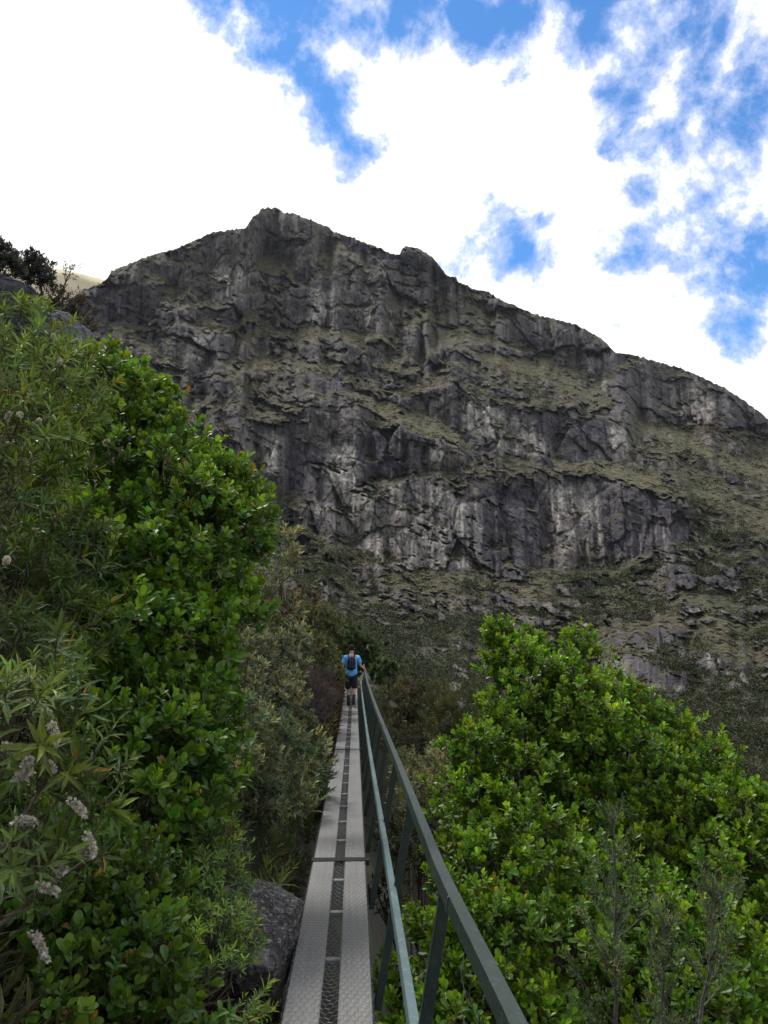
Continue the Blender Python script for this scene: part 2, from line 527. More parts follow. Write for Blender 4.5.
ROCKS = [  # steep faces (photo outline of each crag)
    (1.0, [(80, 286), (107, 289), (148, 276), (171, 285), (151, 312), (114, 322), (90, 329), (70, 310)]),
    (1.0, [(161, 315), (192, 312), (190, 332), (161, 329)]),
    (1.0, [(151, 342), (236, 335), (215, 359), (158, 361)]),
    (1.0, [(207, 271), (256, 268), (246, 302), (209, 305)]),
    (1.0, [(297, 268), (340, 277), (351, 321), (337, 328), (300, 328), (283, 312)]),
    (1.0, [(351, 294), (385, 291), (387, 328), (347, 328)]),
    (1.0, [(300, 342), (358, 342), (362, 355), (334, 362), (296, 357)]),
    (1.0, [(298, 372), (364, 372), (376, 379), (344, 393), (300, 388)]),
    (.9, [(188, 362), (236, 376), (232, 392), (192, 392)]),
    (.9, [(250, 215), (275, 208), (335, 232), (310, 262), (262, 258), (195, 268), (200, 240)]),
    (.9, [(385, 252), (400, 245), (430, 255), (449, 277), (462, 284), (452, 315), (418, 311), (385, 288)]),
    (1.0, [(480, 291), (530, 312), (580, 326), (615, 352), (610, 388), (560, 358), (510, 332)]),
    (1.1, [(612, 351), (695, 372), (737, 393), (772, 420), (751, 433), (695, 425), (640, 421), (608, 386)]),
    (1.2, [(205, 440), (260, 431), (280, 420), (345, 394), (375, 410), (378, 431), (402, 425), (460, 441), (466, 478), (426, 472), (345, 494), (294, 501), (240, 490), (205, 470)]),
    (1.2, [(412, 400), (436, 387), (466, 383), (500, 407), (570, 414), (636, 405), (634, 449), (615, 460), (570, 463), (500, 457), (465, 440), (440, 420)]),
    (1.3, [(470, 482), (500, 484), (552, 477), (612, 477), (667, 494), (690, 515), (694, 545), (640, 557), (560, 566), (500, 572), (450, 550)]),
    (1.1, [(341, 497), (422, 477), (463, 498), (497, 482), (520, 555), (463, 572), (395, 572), (375, 558), (345, 538), (294, 522), (300, 506)]),
    (1.0, [(663, 563), (701, 560), (706, 582), (682, 598), (668, 584)]),
    (1.0, [(706, 568), (739, 565), (742, 587), (712, 590)]),
    (1.0, [(579, 615), (614, 618), (647, 641), (628, 646), (582, 634)]),
    (1.0, [(630, 612), (685, 636), (695, 650), (668, 648), (639, 630)]),
    (1.1, [(600, 666), (639, 650), (682, 658), (695, 674), (668, 693), (644, 690), (614, 684)]),
    (.9, [(695, 647), (720, 645), (725, 668), (706, 668)]),
    (.8, [(420, 690), (455, 680), (470, 700), (440, 712)]),
    (.8, [(490, 690), (515, 684), (525, 710), (500, 722)]),
    (.9, [(285, 575), (330, 580), (345, 612), (300, 618)]),
    (.7, [(420, 595), (490, 600), (500, 622), (440, 618)]),
]
PALES = [
    (1.1, [(193, 337), (209, 339), (208, 359), (193, 357)]), (.5, [(165, 340), (195, 338), (193, 358), (168, 358)]),
    (.65, [(207, 271), (256, 268), (246, 302), (209, 305)]), (1.0, [(313, 291), (334, 290), (336, 308), (316, 328), (300, 325)]),
    (.7, [(357, 309), (376, 313), (374, 328), (358, 327)]), (1.2, [(329, 450), (353, 442), (353, 488), (329, 497)]),
    (.9, [(265, 437), (282, 434), (275, 478), (263, 475)]), (1.0, [(429, 441), (460, 444), (453, 465), (429, 461)]),
    (1.1, [(463, 404), (487, 400), (514, 424), (512, 461), (490, 448), (463, 427)]), (.7, [(415, 405), (440, 405), (440, 425), (420, 420)]),
    (.75, [(300, 506), (341, 497), (422, 477), (463, 498), (480, 500), (480, 569), (395, 570), (375, 556), (345, 536)]),
    (.85, [(548, 488), (592, 485), (602, 540), (560, 555)]),
    (.6, [(674, 386), (713, 383), (713, 423), (678, 418)]), (.7, [(584, 360), (605, 356), (605, 385), (584, 380)]),
    (.8, [(610, 430), (632, 425), (630, 455), (612, 458)]), (.9, [(500, 415), (530, 425), (560, 455), (505, 458)]),
    (1.0, [(312, 580), (326, 584), (330, 602), (318, 604)]), (.4, [(448, 684), (464, 680), (462, 692), (446, 694)]),
    (1.0, [(708, 650), (722, 647), (724, 662), (712, 664)]), (.9, [(712, 588), (738, 586), (742, 612), (720, 610)]), (1.1, [(690, 612), (704, 612), (704, 618), (692, 619)]),
    (.9, [(755, 684), (770, 690), (772, 700), (758, 694)]), (.7, [(650, 690), (680, 688), (668, 696)]), (.6, [(585, 618), (612, 622), (606, 632), (588, 630)]),
]
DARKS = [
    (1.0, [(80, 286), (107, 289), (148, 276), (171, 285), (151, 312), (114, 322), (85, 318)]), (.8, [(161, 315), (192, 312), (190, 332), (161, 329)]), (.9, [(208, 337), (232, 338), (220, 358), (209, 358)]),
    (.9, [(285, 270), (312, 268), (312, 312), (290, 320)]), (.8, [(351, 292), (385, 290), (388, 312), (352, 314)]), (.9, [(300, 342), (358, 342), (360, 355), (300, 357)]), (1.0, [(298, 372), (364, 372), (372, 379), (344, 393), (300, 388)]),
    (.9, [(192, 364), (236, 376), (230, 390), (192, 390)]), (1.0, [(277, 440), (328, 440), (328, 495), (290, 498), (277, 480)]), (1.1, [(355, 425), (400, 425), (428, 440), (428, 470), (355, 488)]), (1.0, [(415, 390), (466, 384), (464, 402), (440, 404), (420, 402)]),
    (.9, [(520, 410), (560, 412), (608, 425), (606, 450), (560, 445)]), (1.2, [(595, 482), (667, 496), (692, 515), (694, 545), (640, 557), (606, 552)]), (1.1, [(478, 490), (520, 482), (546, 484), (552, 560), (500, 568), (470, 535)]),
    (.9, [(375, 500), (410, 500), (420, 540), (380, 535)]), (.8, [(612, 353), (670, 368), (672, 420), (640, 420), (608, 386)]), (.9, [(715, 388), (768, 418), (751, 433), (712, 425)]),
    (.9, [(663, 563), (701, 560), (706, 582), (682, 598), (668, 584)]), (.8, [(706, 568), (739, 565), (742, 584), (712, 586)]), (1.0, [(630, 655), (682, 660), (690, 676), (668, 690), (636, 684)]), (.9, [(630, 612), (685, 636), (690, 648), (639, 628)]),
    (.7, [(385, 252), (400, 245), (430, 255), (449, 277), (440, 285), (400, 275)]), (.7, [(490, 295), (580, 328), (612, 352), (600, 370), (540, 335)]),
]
GRASS = [
    (1.2, [(535, 474), (598, 463), (653, 476), (690, 494), (653, 488), (601, 476)]), (1.0, [(300, 330), (398, 330), (402, 342), (300, 342)]),
    (1.0, [(352, 392), (419, 414), (465, 441), (450, 444), (378, 417)]), (1.0, [(640, 424), (768, 470), (768, 484), (709, 462), (640, 436)]),
    (.8, [(121, 285), (165, 273), (172, 279), (125, 293)]), (.55, [(365, 566), (480, 578), (460, 592), (360, 584)]), (.6, [(505, 575), (565, 582), (545, 602), (498, 600)]),
    (.8, [(600, 590), (660, 600), (650, 612), (610, 606)]), (.7, [(560, 605), (640, 645), (700, 690), (640, 650), (600, 650), (560, 630)]),
    (.6, [(430, 310), (560, 360), (600, 400), (520, 385), (440, 335)]), (.7, [(660, 450), (768, 500), (768, 540), (690, 500)]), (.6, [(700, 600), (768, 640), (768, 670), (700, 640)]),
    (.6, [(220, 360), (340, 362), (330, 372), (230, 374)]), (.5, [(340, 520), (380, 560), (420, 576), (360, 570)]), (.6, [(700, 690), (760, 700), (690, 704)]),
]
SCRUB = [
    (1.1, [(655, 700), (768, 690), (768, 860), (600, 860), (560, 760)]), (1.0, [(560, 562), (655, 565), (640, 600), (560, 596)]), (.8, [(285, 530), (345, 540), (378, 590), (330, 630), (270, 600)]),
    (1.1, [(300, 610), (500, 610), (520, 720), (480, 800), (300, 800)]), (.9, [(700, 520), (768, 560), (768, 640), (700, 600)]), (.5, [(430, 350), (600, 400), (480, 400)]), (.4, [(640, 440), (700, 470), (740, 540), (690, 500)]),
]


def polyfield(px, py, polys, soft):
    out = np.zeros(len(px), f4)
    for w, pl in polys:
        pl = np.array(pl, float)
        lo, hi = pl.min(0) - soft * 2 - 2, pl.max(0) + soft * 2 + 2
        idx = np.nonzero((px > lo[0]) & (px < hi[0]) & (py > lo[1]) & (py < hi[1]))[0]
        if not len(idx): continue
        x, y = px[idx], py[idx]
        d = np.full(len(idx), 1e9); ins = np.zeros(len(idx), bool)
        a = pl; b = np.roll(pl, -1, 0)
        for (x0, y0), (x1, y1) in zip(a, b):
            ex, ey = x1 - x0, y1 - y0
            t = np.clip(((x - x0) * ex + (y - y0) * ey) / (ex * ex + ey * ey + 1e-9), 0, 1)
            d = np.minimum(d, np.hypot(x - x0 - t * ex, y - y0 - t * ey))
            c = ((y0 > y) != (y1 > y))
            xi = x0 + (y - y0) * ex / (ey if abs(ey) > 1e-9 else 1e-9)
            ins ^= c & (x < xi)
        sd_ = np.where(ins, d, -d)
        out[idx] = np.maximum(out[idx], (w * sm(-soft, soft, sd_)).astype(f4))
    return out


def pix_of(az, el):
    """photo pixel of a world direction (azimuth from +Y, elevation)"""
    d = np.stack([np.sin(az) * np.cos(el), np.cos(az) * np.cos(el), np.sin(el)], -1)
    z = d @ FWD
    return 384 + FPX * (d @ RGT) / z, 512 - FPX * (d @ UPV) / z


MT = {}


def make_mountain():
    NC, NR = 1150, 760
    v0 = pdir(-190, 300); v1 = pdir(960, 300)
    azs = np.linspace(math.atan2(v0[0], v0[1]), math.atan2(v1[0], v1[1]), NC)
    # skyline elevation per azimuth
    sd3 = np.array([pdir(a, b) for a, b in SKYLINE])
    s_az = np.arctan2(sd3[:, 0], sd3[:, 1]); s_el = np.arcsin(sd3[:, 2])
    top = np.interp(azs, s_az, s_el)
    jag = fbm(np.stack([azs * 160, azs * 0, azs * 0], 1), 4) * .0034 + fbm(np.stack([azs * 600, azs * 0 + 3, azs * 0], 1), 2) * .0017
    top = top + jag
    bot = math.radians(-9)
    t = np.linspace(0, 1, NR)
    EL = bot + (top[None] - bot) * t[:, None]
    AZ = np.broadcast_to(azs[None], EL.shape)
    px, py = pix_of(AZ.ravel(), EL.ravel())
    P2 = np.stack([px, py, px * 0], 1)
    # natural outlines: warp the lookup
    wx = fbm(P2 / 38, 4, 1.0) * 11; wy = fbm(P2 / 38, 4, 9.0) * 8
    qx, qy = px + wx, py + wy
    R = polyfield(qx, qy, ROCKS, 6)
    strata = np.stack([px / 70, (py - .30 * px) / 15, px * 0], 1)
    st2 = np.stack([px / 30, (py - .45 * px) / 7, px * 0], 1)
    nb = fbm(strata, 5, 3.3, .65) * .9 + fbm(P2 / 18, 5, 5.5, .65) * .7 + fbm(st2, 4, 8.8, .65) * .85
    base = .23 * sm(430, 330, py) + .12 * sm(300, 230, py) - .12 * sm(560, 620, py) - .45 * sm(690, 740, py)
    G = polyfield(qx, qy, GRASS, 6)
    S = polyfield(qx, qy, SCRUB, 14)
    raw = R * .62 + base + .07 + nb * 1.25 - G * .75 - S * .25
    def ledges(w, per, lo):
        ph = np.mod(w / per, 1.0)
        return sm(lo - .10, lo + .06, ph) * (1 - sm(.93, 1, ph))
    t1 = ledges(py + .12 * px + fbm(P2 / 75, 3, 51.) * 50 + fbm(P2 / 24, 3, 53.) * 12, 25., .36)
    t2 = ledges(py - .34 * px + fbm(P2 / 50, 3, 55.) * 34 + fbm(P2 / 14, 3, 57.) * 7, 12.5, .40)
    raw = raw + (.78 * (t1 - .60) + .60 * (t2 - .58)) * (1 - .5 * np.clip(R, 0, 1) * sm(330, 430, py))
    raw = raw + .6 * sm(.18, .42, fbm(np.stack([px / 11, (py - .3 * px) / 5.5, px * 0 + 4], 1), 4, 21.0, .6)) * (.35 + .65 * sm(-.6, .1, raw))
    rock = sm(.22, .40, raw)
    # slope relative to the sight line, integrated upwards into distance
    fl = np.radians(10 + 4 * perlin(P2 / 60, 2.2))
    stp = np.radians(50 + 12 * perlin(P2 / 30, 8.2))
    dl = fl + (stp - fl) * rock
    cot = (1 / np.tan(np.clip(dl, .08, 1.4))).reshape(NR, NC)
    # soften sideways so neighbouring columns agree
    k = np.array([1, 4, 6, 4, 1.]) / 16
    for _ in range(3):
        cp = np.pad(cot, ((0, 0), (2, 2)), mode='edge')
        cot = sum(k[m] * cp[:, m:m + NC] for m in range(5))
    dEL = (top - bot) / (NR - 1)
    def hblur(a, w):
        a = np.pad(a, ((0, 0), (w, w)), mode='edge'); c = np.cumsum(np.pad(a, ((0, 0), (1, 0))), 1)
        return (c[:, 2 * w + 1:] - c[:, :-2 * w - 1]) / (2 * w + 1)
    lowf = hblur(hblur(cot, 90), 70)
    cum = np.cumsum(lowf, 0) * dEL[None]
    cum -= cum[:1]
    hi = (cot - lowf) * dEL[None]
    loc = np.zeros_like(hi); lam = math.exp(-1 / 55.)
    for q_ in range(1, NR):
        loc[q_] = loc[q_ - 1] * lam + hi[q_]
    loc = .5 * loc + .5 * hblur(loc, 3)
    target = np.interp(azs, [azs[0], math.radians(-17), math.radians(-5), math.radians(12), azs[-1]], [1.55, 1.68, 1.85, 1.8, 1.7])
    tot = cum[-1]
    ts = np.convolve(np.pad(tot, 40, mode='edge'), np.ones(81) / 81, 'valid')
    cum = cum * (target / ts)[None] + loc * .7
    r = 95 * np.exp(cum)
    el = EL
    pos = np.stack([np.sin(AZ) * np.cos(el) * r, np.cos(AZ) * np.cos(el) * r, np.sin(el) * r + CAMZ], -1).reshape(-1, 3)
    # relief
    rr = r.ravel(); s_h = AZ.ravel() * 420; s_v = pos[:, 2]
    wob = fbm(pos / 14, 3, 4.0) * 2
    b1, e1 = blocks((s_h + wob) / 26, (s_v * 1.0 + s_h * .30 + wob) / 30, 1)
    b2, e2 = blocks((s_h + wob * .5) / 9, (s_v + s_h * .32) / 20, 2)
    b4, e4 = blocks((s_h + wob * .2) / 1.7, (s_v + s_h * .36) / 2.6, 4)
    b3, e3 = blocks((s_h + wob * .3) / 3.6, (s_v + s_h * .34) / 6.5, 3)
    crack = np.minimum(np.minimum(e1 * 3.5, e2 * 2.4), e3 * 2.2) + .12 * np.abs(fbm(pos / 7, 3, 77.))
    disp = rock * (b1 * 10 + b2 * 3.4 + b3 * 1.0 + b4 * .45 + .8 * sm(.12, .0, e1) + .5 * sm(.12, .0, e2) + .25 * sm(.14, 0, e3))
    disp += rock * fbm(np.stack([s_h / 16, (s_v + .33 * s_h) / 3.0, s_h * 0], 1), 4, 6.0, .6) * 1.0
    disp += rock * fbm(pos / 4.5, 4, 61.0, .6) * .5
    flute = fbm(np.stack([s_h / 5, s_v / 40, s_h * 0], 1), 4, 2.0)
    disp += rock * flute * 1.1
    lo = fbm(pos / 55, 4, 12.0)
    disp += lo * 12 + fbm(pos / 9, 4, 31.0, .6) * (3.0 - 2.0 * rock) + fbm(pos / 2.6, 3, 41.0, .6) * (2.8 - 2.4 * rock)
    fade = np.clip((rr - 80) / 160, .25, 1.0)
    ramp_e = sm(0, .02, t)[:, None] * np.ones((1, NC))
    r2 = rr + disp * fade * ramp_e.ravel()
    r2 = r2.reshape(NR, NC)
    pos = np.stack([np.sin(AZ) * np.cos(el) * r2, np.cos(AZ) * np.cos(el) * r2, np.sin(el) * r2 + CAMZ], -1)
    # back of the ridge
    back = []
    for m, dz in ((1.05, -.05), (1.25, -.35), (1.8, -1.4)):
        rb = r2[-1] * m
        zb = pos[-1, :, 2] + r2[-1] * dz * .5
        zb = np.maximum(zb, -40)
        back.append(np.stack([np.sin(azs) * np.cos(top) * rb, np.cos(azs) * np.cos(top) * rb, zb], -1))
    skirt = []
    for m_, z_ in ((.82, -34.), (.93, -19.)):
        sk_ = pos[0] * np.array([m_, m_, 1.0]); sk_[:, 2] = z_ + (0 if z_ < -30 else 1.5) * perlin(pos[0] / 9)
        skirt.append(sk_[None])
    allp = np.concatenate(skirt + [pos] + [b[None] for b in back], 0)
    n2 = NR + 5
    i = np.arange(n2 - 1)[:, None] * NC; j = np.arange(NC - 1)[None]
    q = np.stack([i + j, i + j + 1, i + NC + j + 1, i + NC + j], -1).reshape(-1, 4)
    P = polyfield(qx, qy, PALES, 5)
    # water-stained vertical streaks make the pale patches ragged
    stv = fbm(np.stack([s_h / 2.6, s_v / 26, s_h * 0], 1), 4, 7.0)
    stn = fbm(pos.reshape(-1, 3) / 6, 4, 14.0)
    pale = np.clip(P * .95 + stv * 1.0 + stn * .25 - .2, 0, 1) * rock
    pale = np.maximum(pale, sm(.42, .7, stn + .35 * stv) * rock * .3)
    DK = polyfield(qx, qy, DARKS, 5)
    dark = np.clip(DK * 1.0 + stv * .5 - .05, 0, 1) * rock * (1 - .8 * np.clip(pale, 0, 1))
    pad = lambda a: np.concatenate([np.tile(a.reshape(NR, NC)[0], 2), a.ravel(), np.tile(a.reshape(NR, NC)[-1], 3)])
    MT.update(pos=pos, rock=rock.reshape(NR, NC), S=S.reshape(NR, NC), G=G.reshape(NR, NC), r=r2, py=py.reshape(NR, NC), px=px.reshape(NR, NC))
    m, nt, b, out = new_mat('mountain_rock_and_grass')
    oc = objcoord(nt)

    def attr(n):
        a = nt.nodes.new('ShaderNodeAttribute'); a.attribute_name = n
        return a.outputs['Fac']
    big = noise(nt, oc, .028, 6, .6); med = noise(nt, oc, .16, 7, .68); fin = noise(nt, oc, .9, 6, .72)
    mid = noise(nt, oc, .40, 6, .72)
    vert = noise(nt, objcoord(nt, (.42, .42, .035)), 1.0, 7, .68, .5)
    bed = noise(nt, objcoord(nt, (.03, .03, .55), (0, .30, 0)), 1.0, 6, .7, .3)
    # joints: thin dark fractures at two sizes, wandering
    def joints(scl, w, rot):
        wp = nt.nodes.new('ShaderNodeTexNoise'); wp.inputs['Scale'].default_value = 1.3; wp.inputs['Detail'].default_value = 4
        mp = objcoord(nt, scl, rot); nt.links.new(mp, wp.inputs[0])
        ad = nt.nodes.new('ShaderNodeVectorMath'); ad.operation = 'MULTIPLY_ADD'
        nt.links.new(wp.outputs[1], ad.inputs[0]); ad.inputs[1].default_value = (.9, .9, .9); nt.links.new(mp, ad.inputs[2])
        v = nt.nodes.new('ShaderNodeTexVoronoi'); v.feature = 'DISTANCE_TO_EDGE'; v.inputs['Scale'].default_value = 1.0
        nt.links.new(ad.outputs[0], v.inputs['Vector'])
        return ramp(nt, v.outputs['Distance'], [(0.0, 1.0), (w, 0.0)])
    j1 = joints((.055, .055, .04), .035, (.1, .3, 0)); j2 = joints((.17, .17, .11), .05, (0, .35, .2))
    vm_ = math_(nt, 'ADD', math_(nt, 'MULTIPLY', vert, .45), math_(nt, 'MULTIPLY', med, .55))
    rk = mix(nt, ramp(nt, vm_, [(.42, 0.0), (.60, 1.0)]), (.048, .042, .042), (.190, .166, .142))
    rk = mix(nt, ramp(nt, med, [(.47, 0.0), (.62, .6)]), rk, (.215, .196, .176))
    rk = mix(nt, ramp(nt, mid, [(.54, 0.0), (.66, .45)]), rk, (.27, .25, .222))
    rk = mix(nt, ramp(nt, big, [(.46, 0.0), (.60, .75)]), rk, (.060, .054, .062))
    rk = mix(nt, ramp(nt, bed, [(.50, 0.0), (.64, .55)]), rk, (.060, .055, .056))
    rk = mix(nt, ramp(nt, bed, [(.28, .5), (.40, 0.0)]), rk, (.150, .138, .084))
    pl = mix(nt, ramp(nt, vert, [(.38, 0.0), (.58, 1.0)]), (.17, .155, .14), (.50, .47, .41))
    pl = mix(nt, ramp(nt, med, [(.55, 0.0), (.66, .7)]), pl, (.09, .085, .082))
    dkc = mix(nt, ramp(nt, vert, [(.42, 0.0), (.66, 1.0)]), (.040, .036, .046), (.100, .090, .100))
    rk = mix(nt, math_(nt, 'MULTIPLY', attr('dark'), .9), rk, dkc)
    rk = mix(nt, attr('pale'), rk, pl)
    rk = mix(nt, math_(nt, 'MULTIPLY', j1, .6), rk, (.018, .017, .019))
    rk = mix(nt, math_(nt, 'MULTIPLY', j2, .35), rk, (.022, .021, .022))
    gr = mix(nt, ramp(nt, med, [(.38, 0.0), (.62, 1.0)]), (.062, .057, .029), (.145, .126, .068))
    gr = mix(nt, ramp(nt, attr('grass'), [(.1, 0.0), (.9, .8)]), gr, (.165, .152, .076))
    gr = mix(nt, ramp(nt, attr('scrub'), [(.1, 0.0), (.9, .8)]), gr, (.056, .076, .028))
    gr = mix(nt, ramp(nt, big, [(.5, 0.0), (.7, .5)]), gr, (.125, .095, .066))
    gr = mix(nt, ramp(nt, mid, [(.49, 0.0), (.57, .8)]), gr, (.056, .053, .029))
    gr = mix(nt, ramp(nt, fin, [(.50, 0.0), (.60, .75)]), gr, (.022, .026, .013))
    gr = mix(nt, ramp(nt, fin, [(.34, .6), (.44, 0.0)]), gr, (.24, .21, .14))
    vo = nt.nodes.new('ShaderNodeTexVoronoi'); vo.inputs['Scale'].default_value = .30; vo.inputs['Randomness'].default_value = 1
    nt.links.new(oc, vo.inputs['Vector'])
    vs_ = math_(nt, 'ADD', vo.outputs['Distance'], math_(nt, 'MULTIPLY', fin, .45))
    dots = math_(nt, 'MULTIPLY', ramp(nt, vs_, [(.48, 1.0), (.62, 0.0)]), ramp(nt, med, [(.36, .3), (.52, 1.0)]))
    gr = mix(nt, dots, gr, (.018, .022, .012))
    c = mix(nt, attr('rock'), gr, rk)
    c = mix(nt, ramp(nt, attr('crack'), [(0.0, .6), (.13, 0.0)]), c, (.028, .026, .028))
    nt.links.new(c, b.inputs['Base Color']); b.inputs['Roughness'].default_value = .9
    b.inputs['Specular IOR Level'].default_value = .25
    h = math_(nt, 'ADD', math_(nt, 'MULTIPLY', med, 2.2), math_(nt, 'MULTIPLY', fin, .9))
    h = math_(nt, 'ADD', h, math_(nt, 'MULTIPLY', vert, 1.2))
    h = math_(nt, 'SUBTRACT', h, math_(nt, 'MULTIPLY', math_(nt, 'MULTIPLY', j1, attr('rock')), 1.0))
    h = math_(nt, 'SUBTRACT', h, math_(nt, 'MULTIPLY', math_(nt, 'MULTIPLY', j2, attr('rock')), .5))
    h = math_(nt, 'ADD', h, math_(nt, 'MULTIPLY', mid, .9))
    bump(nt, b, h, math_(nt, 'MULTIPLY_ADD', attr('rock'), -.4, .95), 1.0)
    ck = np.where(rock > .3, crack, 1.0)
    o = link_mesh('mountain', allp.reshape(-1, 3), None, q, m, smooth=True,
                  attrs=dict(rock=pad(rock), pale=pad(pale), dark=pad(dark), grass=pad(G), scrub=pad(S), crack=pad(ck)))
    sset(o, 'steep rocky mountain with dark cliffs, pale water streaks and grassy ledges', 'mountain', kind='structure')


make_mountain()


# ------------------------------------------------------------------ leaves
LEAF_BROAD = (np.array([(0, 0, 0), (.30, -.30, .05), (.30, 0, 0), (.30, .30, .05), (.66, -.50, .07), (.66, 0, -.02), (.66, .50, .07), (.92, -.30, .0), (1.0, 0, -.07), (.92, .30, .0)]),
              [(0, 2, 1), (0, 3, 2), (1, 2, 5), (1, 5, 4), (2, 3, 6), (2, 6, 5), (4, 5, 8), (4, 8, 7), (5, 6, 9), (5, 9, 8)])
LEAF_NARROW = (np.array([(0, 0, 0), (.35, -.5, .02), (.35, 0, -.02), (.35, .5, .02), (.7, -.35, -.02), (.7, 0, -.06), (.7, .35, -.02), (1, 0, -.18)]),
               [(0, 2, 1), (0, 3, 2), (1, 2, 5), (1, 5, 4), (2, 3, 6), (2, 6, 5), (4, 5, 7), (5, 6, 7)])
LEAF_MINI = (np.array([(0, 0, 0), (.5, -.5, .05), (1, 0, 0), (.5, .5, .05)]), [(0, 2, 1), (0, 3, 2)])


def unit(v):
    return v / (np.linalg.norm(v, axis=-1, keepdims=True) + 1e-9)


def leaf_mesh(P, D, Nn, L, W, shape, col):
    tpl, tri = shape
    D = unit(D); S = unit(np.cross(D, Nn)); U = np.cross(S, D)
    v = P[:, None] + L[:, None, None] * (tpl[None, :, 0, None] * D[:, None] + tpl[None, :, 2, None] * U[:, None]) + W[:, None, None] * tpl[None, :, 1, None] * S[:, None]
    m = len(tpl)
    t = (np.array(tri)[None] + (np.arange(len(P)) * m)[:, None, None]).reshape(-1, 3)
    c = np.repeat(col, m, 0)
    return v.reshape(-1, 3), t, c


def sprigs(base, axis, k, stem, L, W, shape, col, rnd, spread=(75, 22), colvar=.25, tip=1.35, odd=.004, oddcol=(.50, .27, .06), young=(1.1, 1.1, .6)):
    """k leaves round every stem; returns mesh arrays and stem end points"""
    n = len(base)
    axis = unit(axis)
    ref = unit(rnd.normal(size=(n, 3)))
    a = unit(np.cross(axis, ref)); b = np.cross(axis, a)
    t = np.linspace(.15, 1, k)[None] + rnd.uniform(-.05, .05, (n, k))
    ph = np.arange(k)[None] * 2.39996 + rnd.uniform(0, 6.28, (n, 1)) + rnd.normal(0, .25, (n, k))
    an = np.radians(spread[0] + (spread[1] - spread[0]) * t + rnd.normal(0, 12, (n, k)))
    rad = a[:, None] * np.cos(ph)[..., None] + b[:, None] * np.sin(ph)[..., None]
    D = axis[:, None] * np.cos(an)[..., None] + rad * np.sin(an)[..., None]
    Nn = axis[:, None] * np.sin(an)[..., None] - rad * np.cos(an)[..., None] + rnd.normal(0, .22, (n, k, 3))
    st = np.broadcast_to(np.asarray(stem, float), (n,)) * rnd.uniform(.7, 1.25, n)
    P = base[:, None] + axis[:, None] * (t * st[:, None])[..., None]
    sz = rnd.uniform(.62, 1.30, (n, 1)) * rnd.uniform(.6, 1.15, (n, k)) * (1.05 - .35 * np.clip(t - .6, 0, 1))
    hue = rnd.normal(0, 1, (n, 1)) * .5 + rnd.normal(0, 1, (n, k)) * .6
    c = np.array(col)[None, None] * np.exp(colvar * hue)[..., None] * np.array([1, 1, 1])
    cl = fbm(base * 2.3, 3, 5.0)[:, None, None]
    c = c * np.exp(np.clip(cl, -.8, .8) * np.array([1.15, .95, .9]))
    warm = np.clip(rnd.normal(0, .10, (n, 1, 1)), -.2, .3)
    c = c * (1 + warm * np.array([1.6, .4, -.6]))
    yg = np.clip((t - .55) / .45, 0, 1)[..., None]
    c = c * (1 + yg * (np.array(young) * tip - 1) * .8)
    od = rnd.random((n, k)) < odd
    c[od] = np.array(oddcol) * rnd.uniform(.6, 1.2, (od.sum(), 1))
    v, tr, cc = leaf_mesh(P.reshape(-1, 3), D.reshape(-1, 3), Nn.reshape(-1, 3), (L * sz).ravel(), (W * sz).ravel(), shape, np.clip(c, .004, .9).reshape(-1, 3))
    return v, tr, cc, base, base + axis * st[:, None]


def lobe_points(lobes, dens, rnd, inner=.5, rough=.28, upbias=.7, back=.4, gap=.22):
    """points and outward directions through the outer shell of a crown made of lobes"""
    Ps, As = [], []
    cs = np.array([l[0] for l in lobes]); rs = np.array([l[1] for l in lobes])
    for c, r in lobes:
        n = max(6, int(dens * 4 * PI * np.mean(r) ** 2))
        d = unit(rnd.normal(size=(n, 3)))
        toc = unit(EYE - c)
        keep = rnd.random(n) < np.where(d @ toc > -.35, 1, back)
        d = d[keep]; n = len(d)
        f = 1 - inner * rnd.random(n) ** 1.7
        f *= 1 + rough * perlin(d * 2.1 + c * 1.7) + .5 * rough * perlin(d * 5 + c)
        f *= 1 + .30 * rnd.random(n) ** 9
        p = c + d * f[:, None] * r
        e = np.min(np.where(np.all(cs == c, axis=1)[None], 9, np.linalg.norm((p[:, None] - cs[None]) / rs[None], axis=2)), axis=1)
        k = (e > .62) & (fbm(p * 3.1, 2, 2.0) > -gap)
        Ps.append(p[k]); As.append(unit(d[k] * .8 + np.array([0, 0, upbias]) + rnd.normal(0, .32, (k.sum(), 3))))
    return np.concatenate(Ps), np.concatenate(As)


def lob(px, py, d, r, sq=(1, 1, .95)):
    return (at(px, py, d), np.array(sq) * (r * d / FPX))


def limbs(mb, root, lobes, rnd, r0, ends=None, twig=0, twr=.006):
    root = np.array(root, float)
    cen = np.mean([l[0] for l in lobes], 0)
    fork = root * .45 + cen * .55
    top = np.array([cen[0], cen[1], max(cen[2], root[2] + .3)])
    pts = [root, root * .7 + fork * .3 + rnd.normal(0, .05, 3), fork, fork * .5 + top * .5 + rnd.normal(0, .04, 3)]
    mb.tube(pts, [r0, r0 * .85, r0 * .65, r0 * .4], 8)
    for c, r in lobes:
        m = fork * .5 + c * .5 + rnd.normal(0, .08, 3) + np.array([0, 0, -.05])
        mb.tube([fork, m, c, c + (c - fork) * .05], [r0 * .5, r0 * .38, r0 * .24, r0 * .1], 6)
        for _ in range(5):
            d = unit(rnd.normal(size=3) + np.array([0, 0, .5]))
            e = c + d * r * .85
            mb.tube([m * .4 + c * .6, (c + e) / 2 + rnd.normal(0, .03, 3), e], [r0 * .2, r0 * .13, r0 * .05], 4)


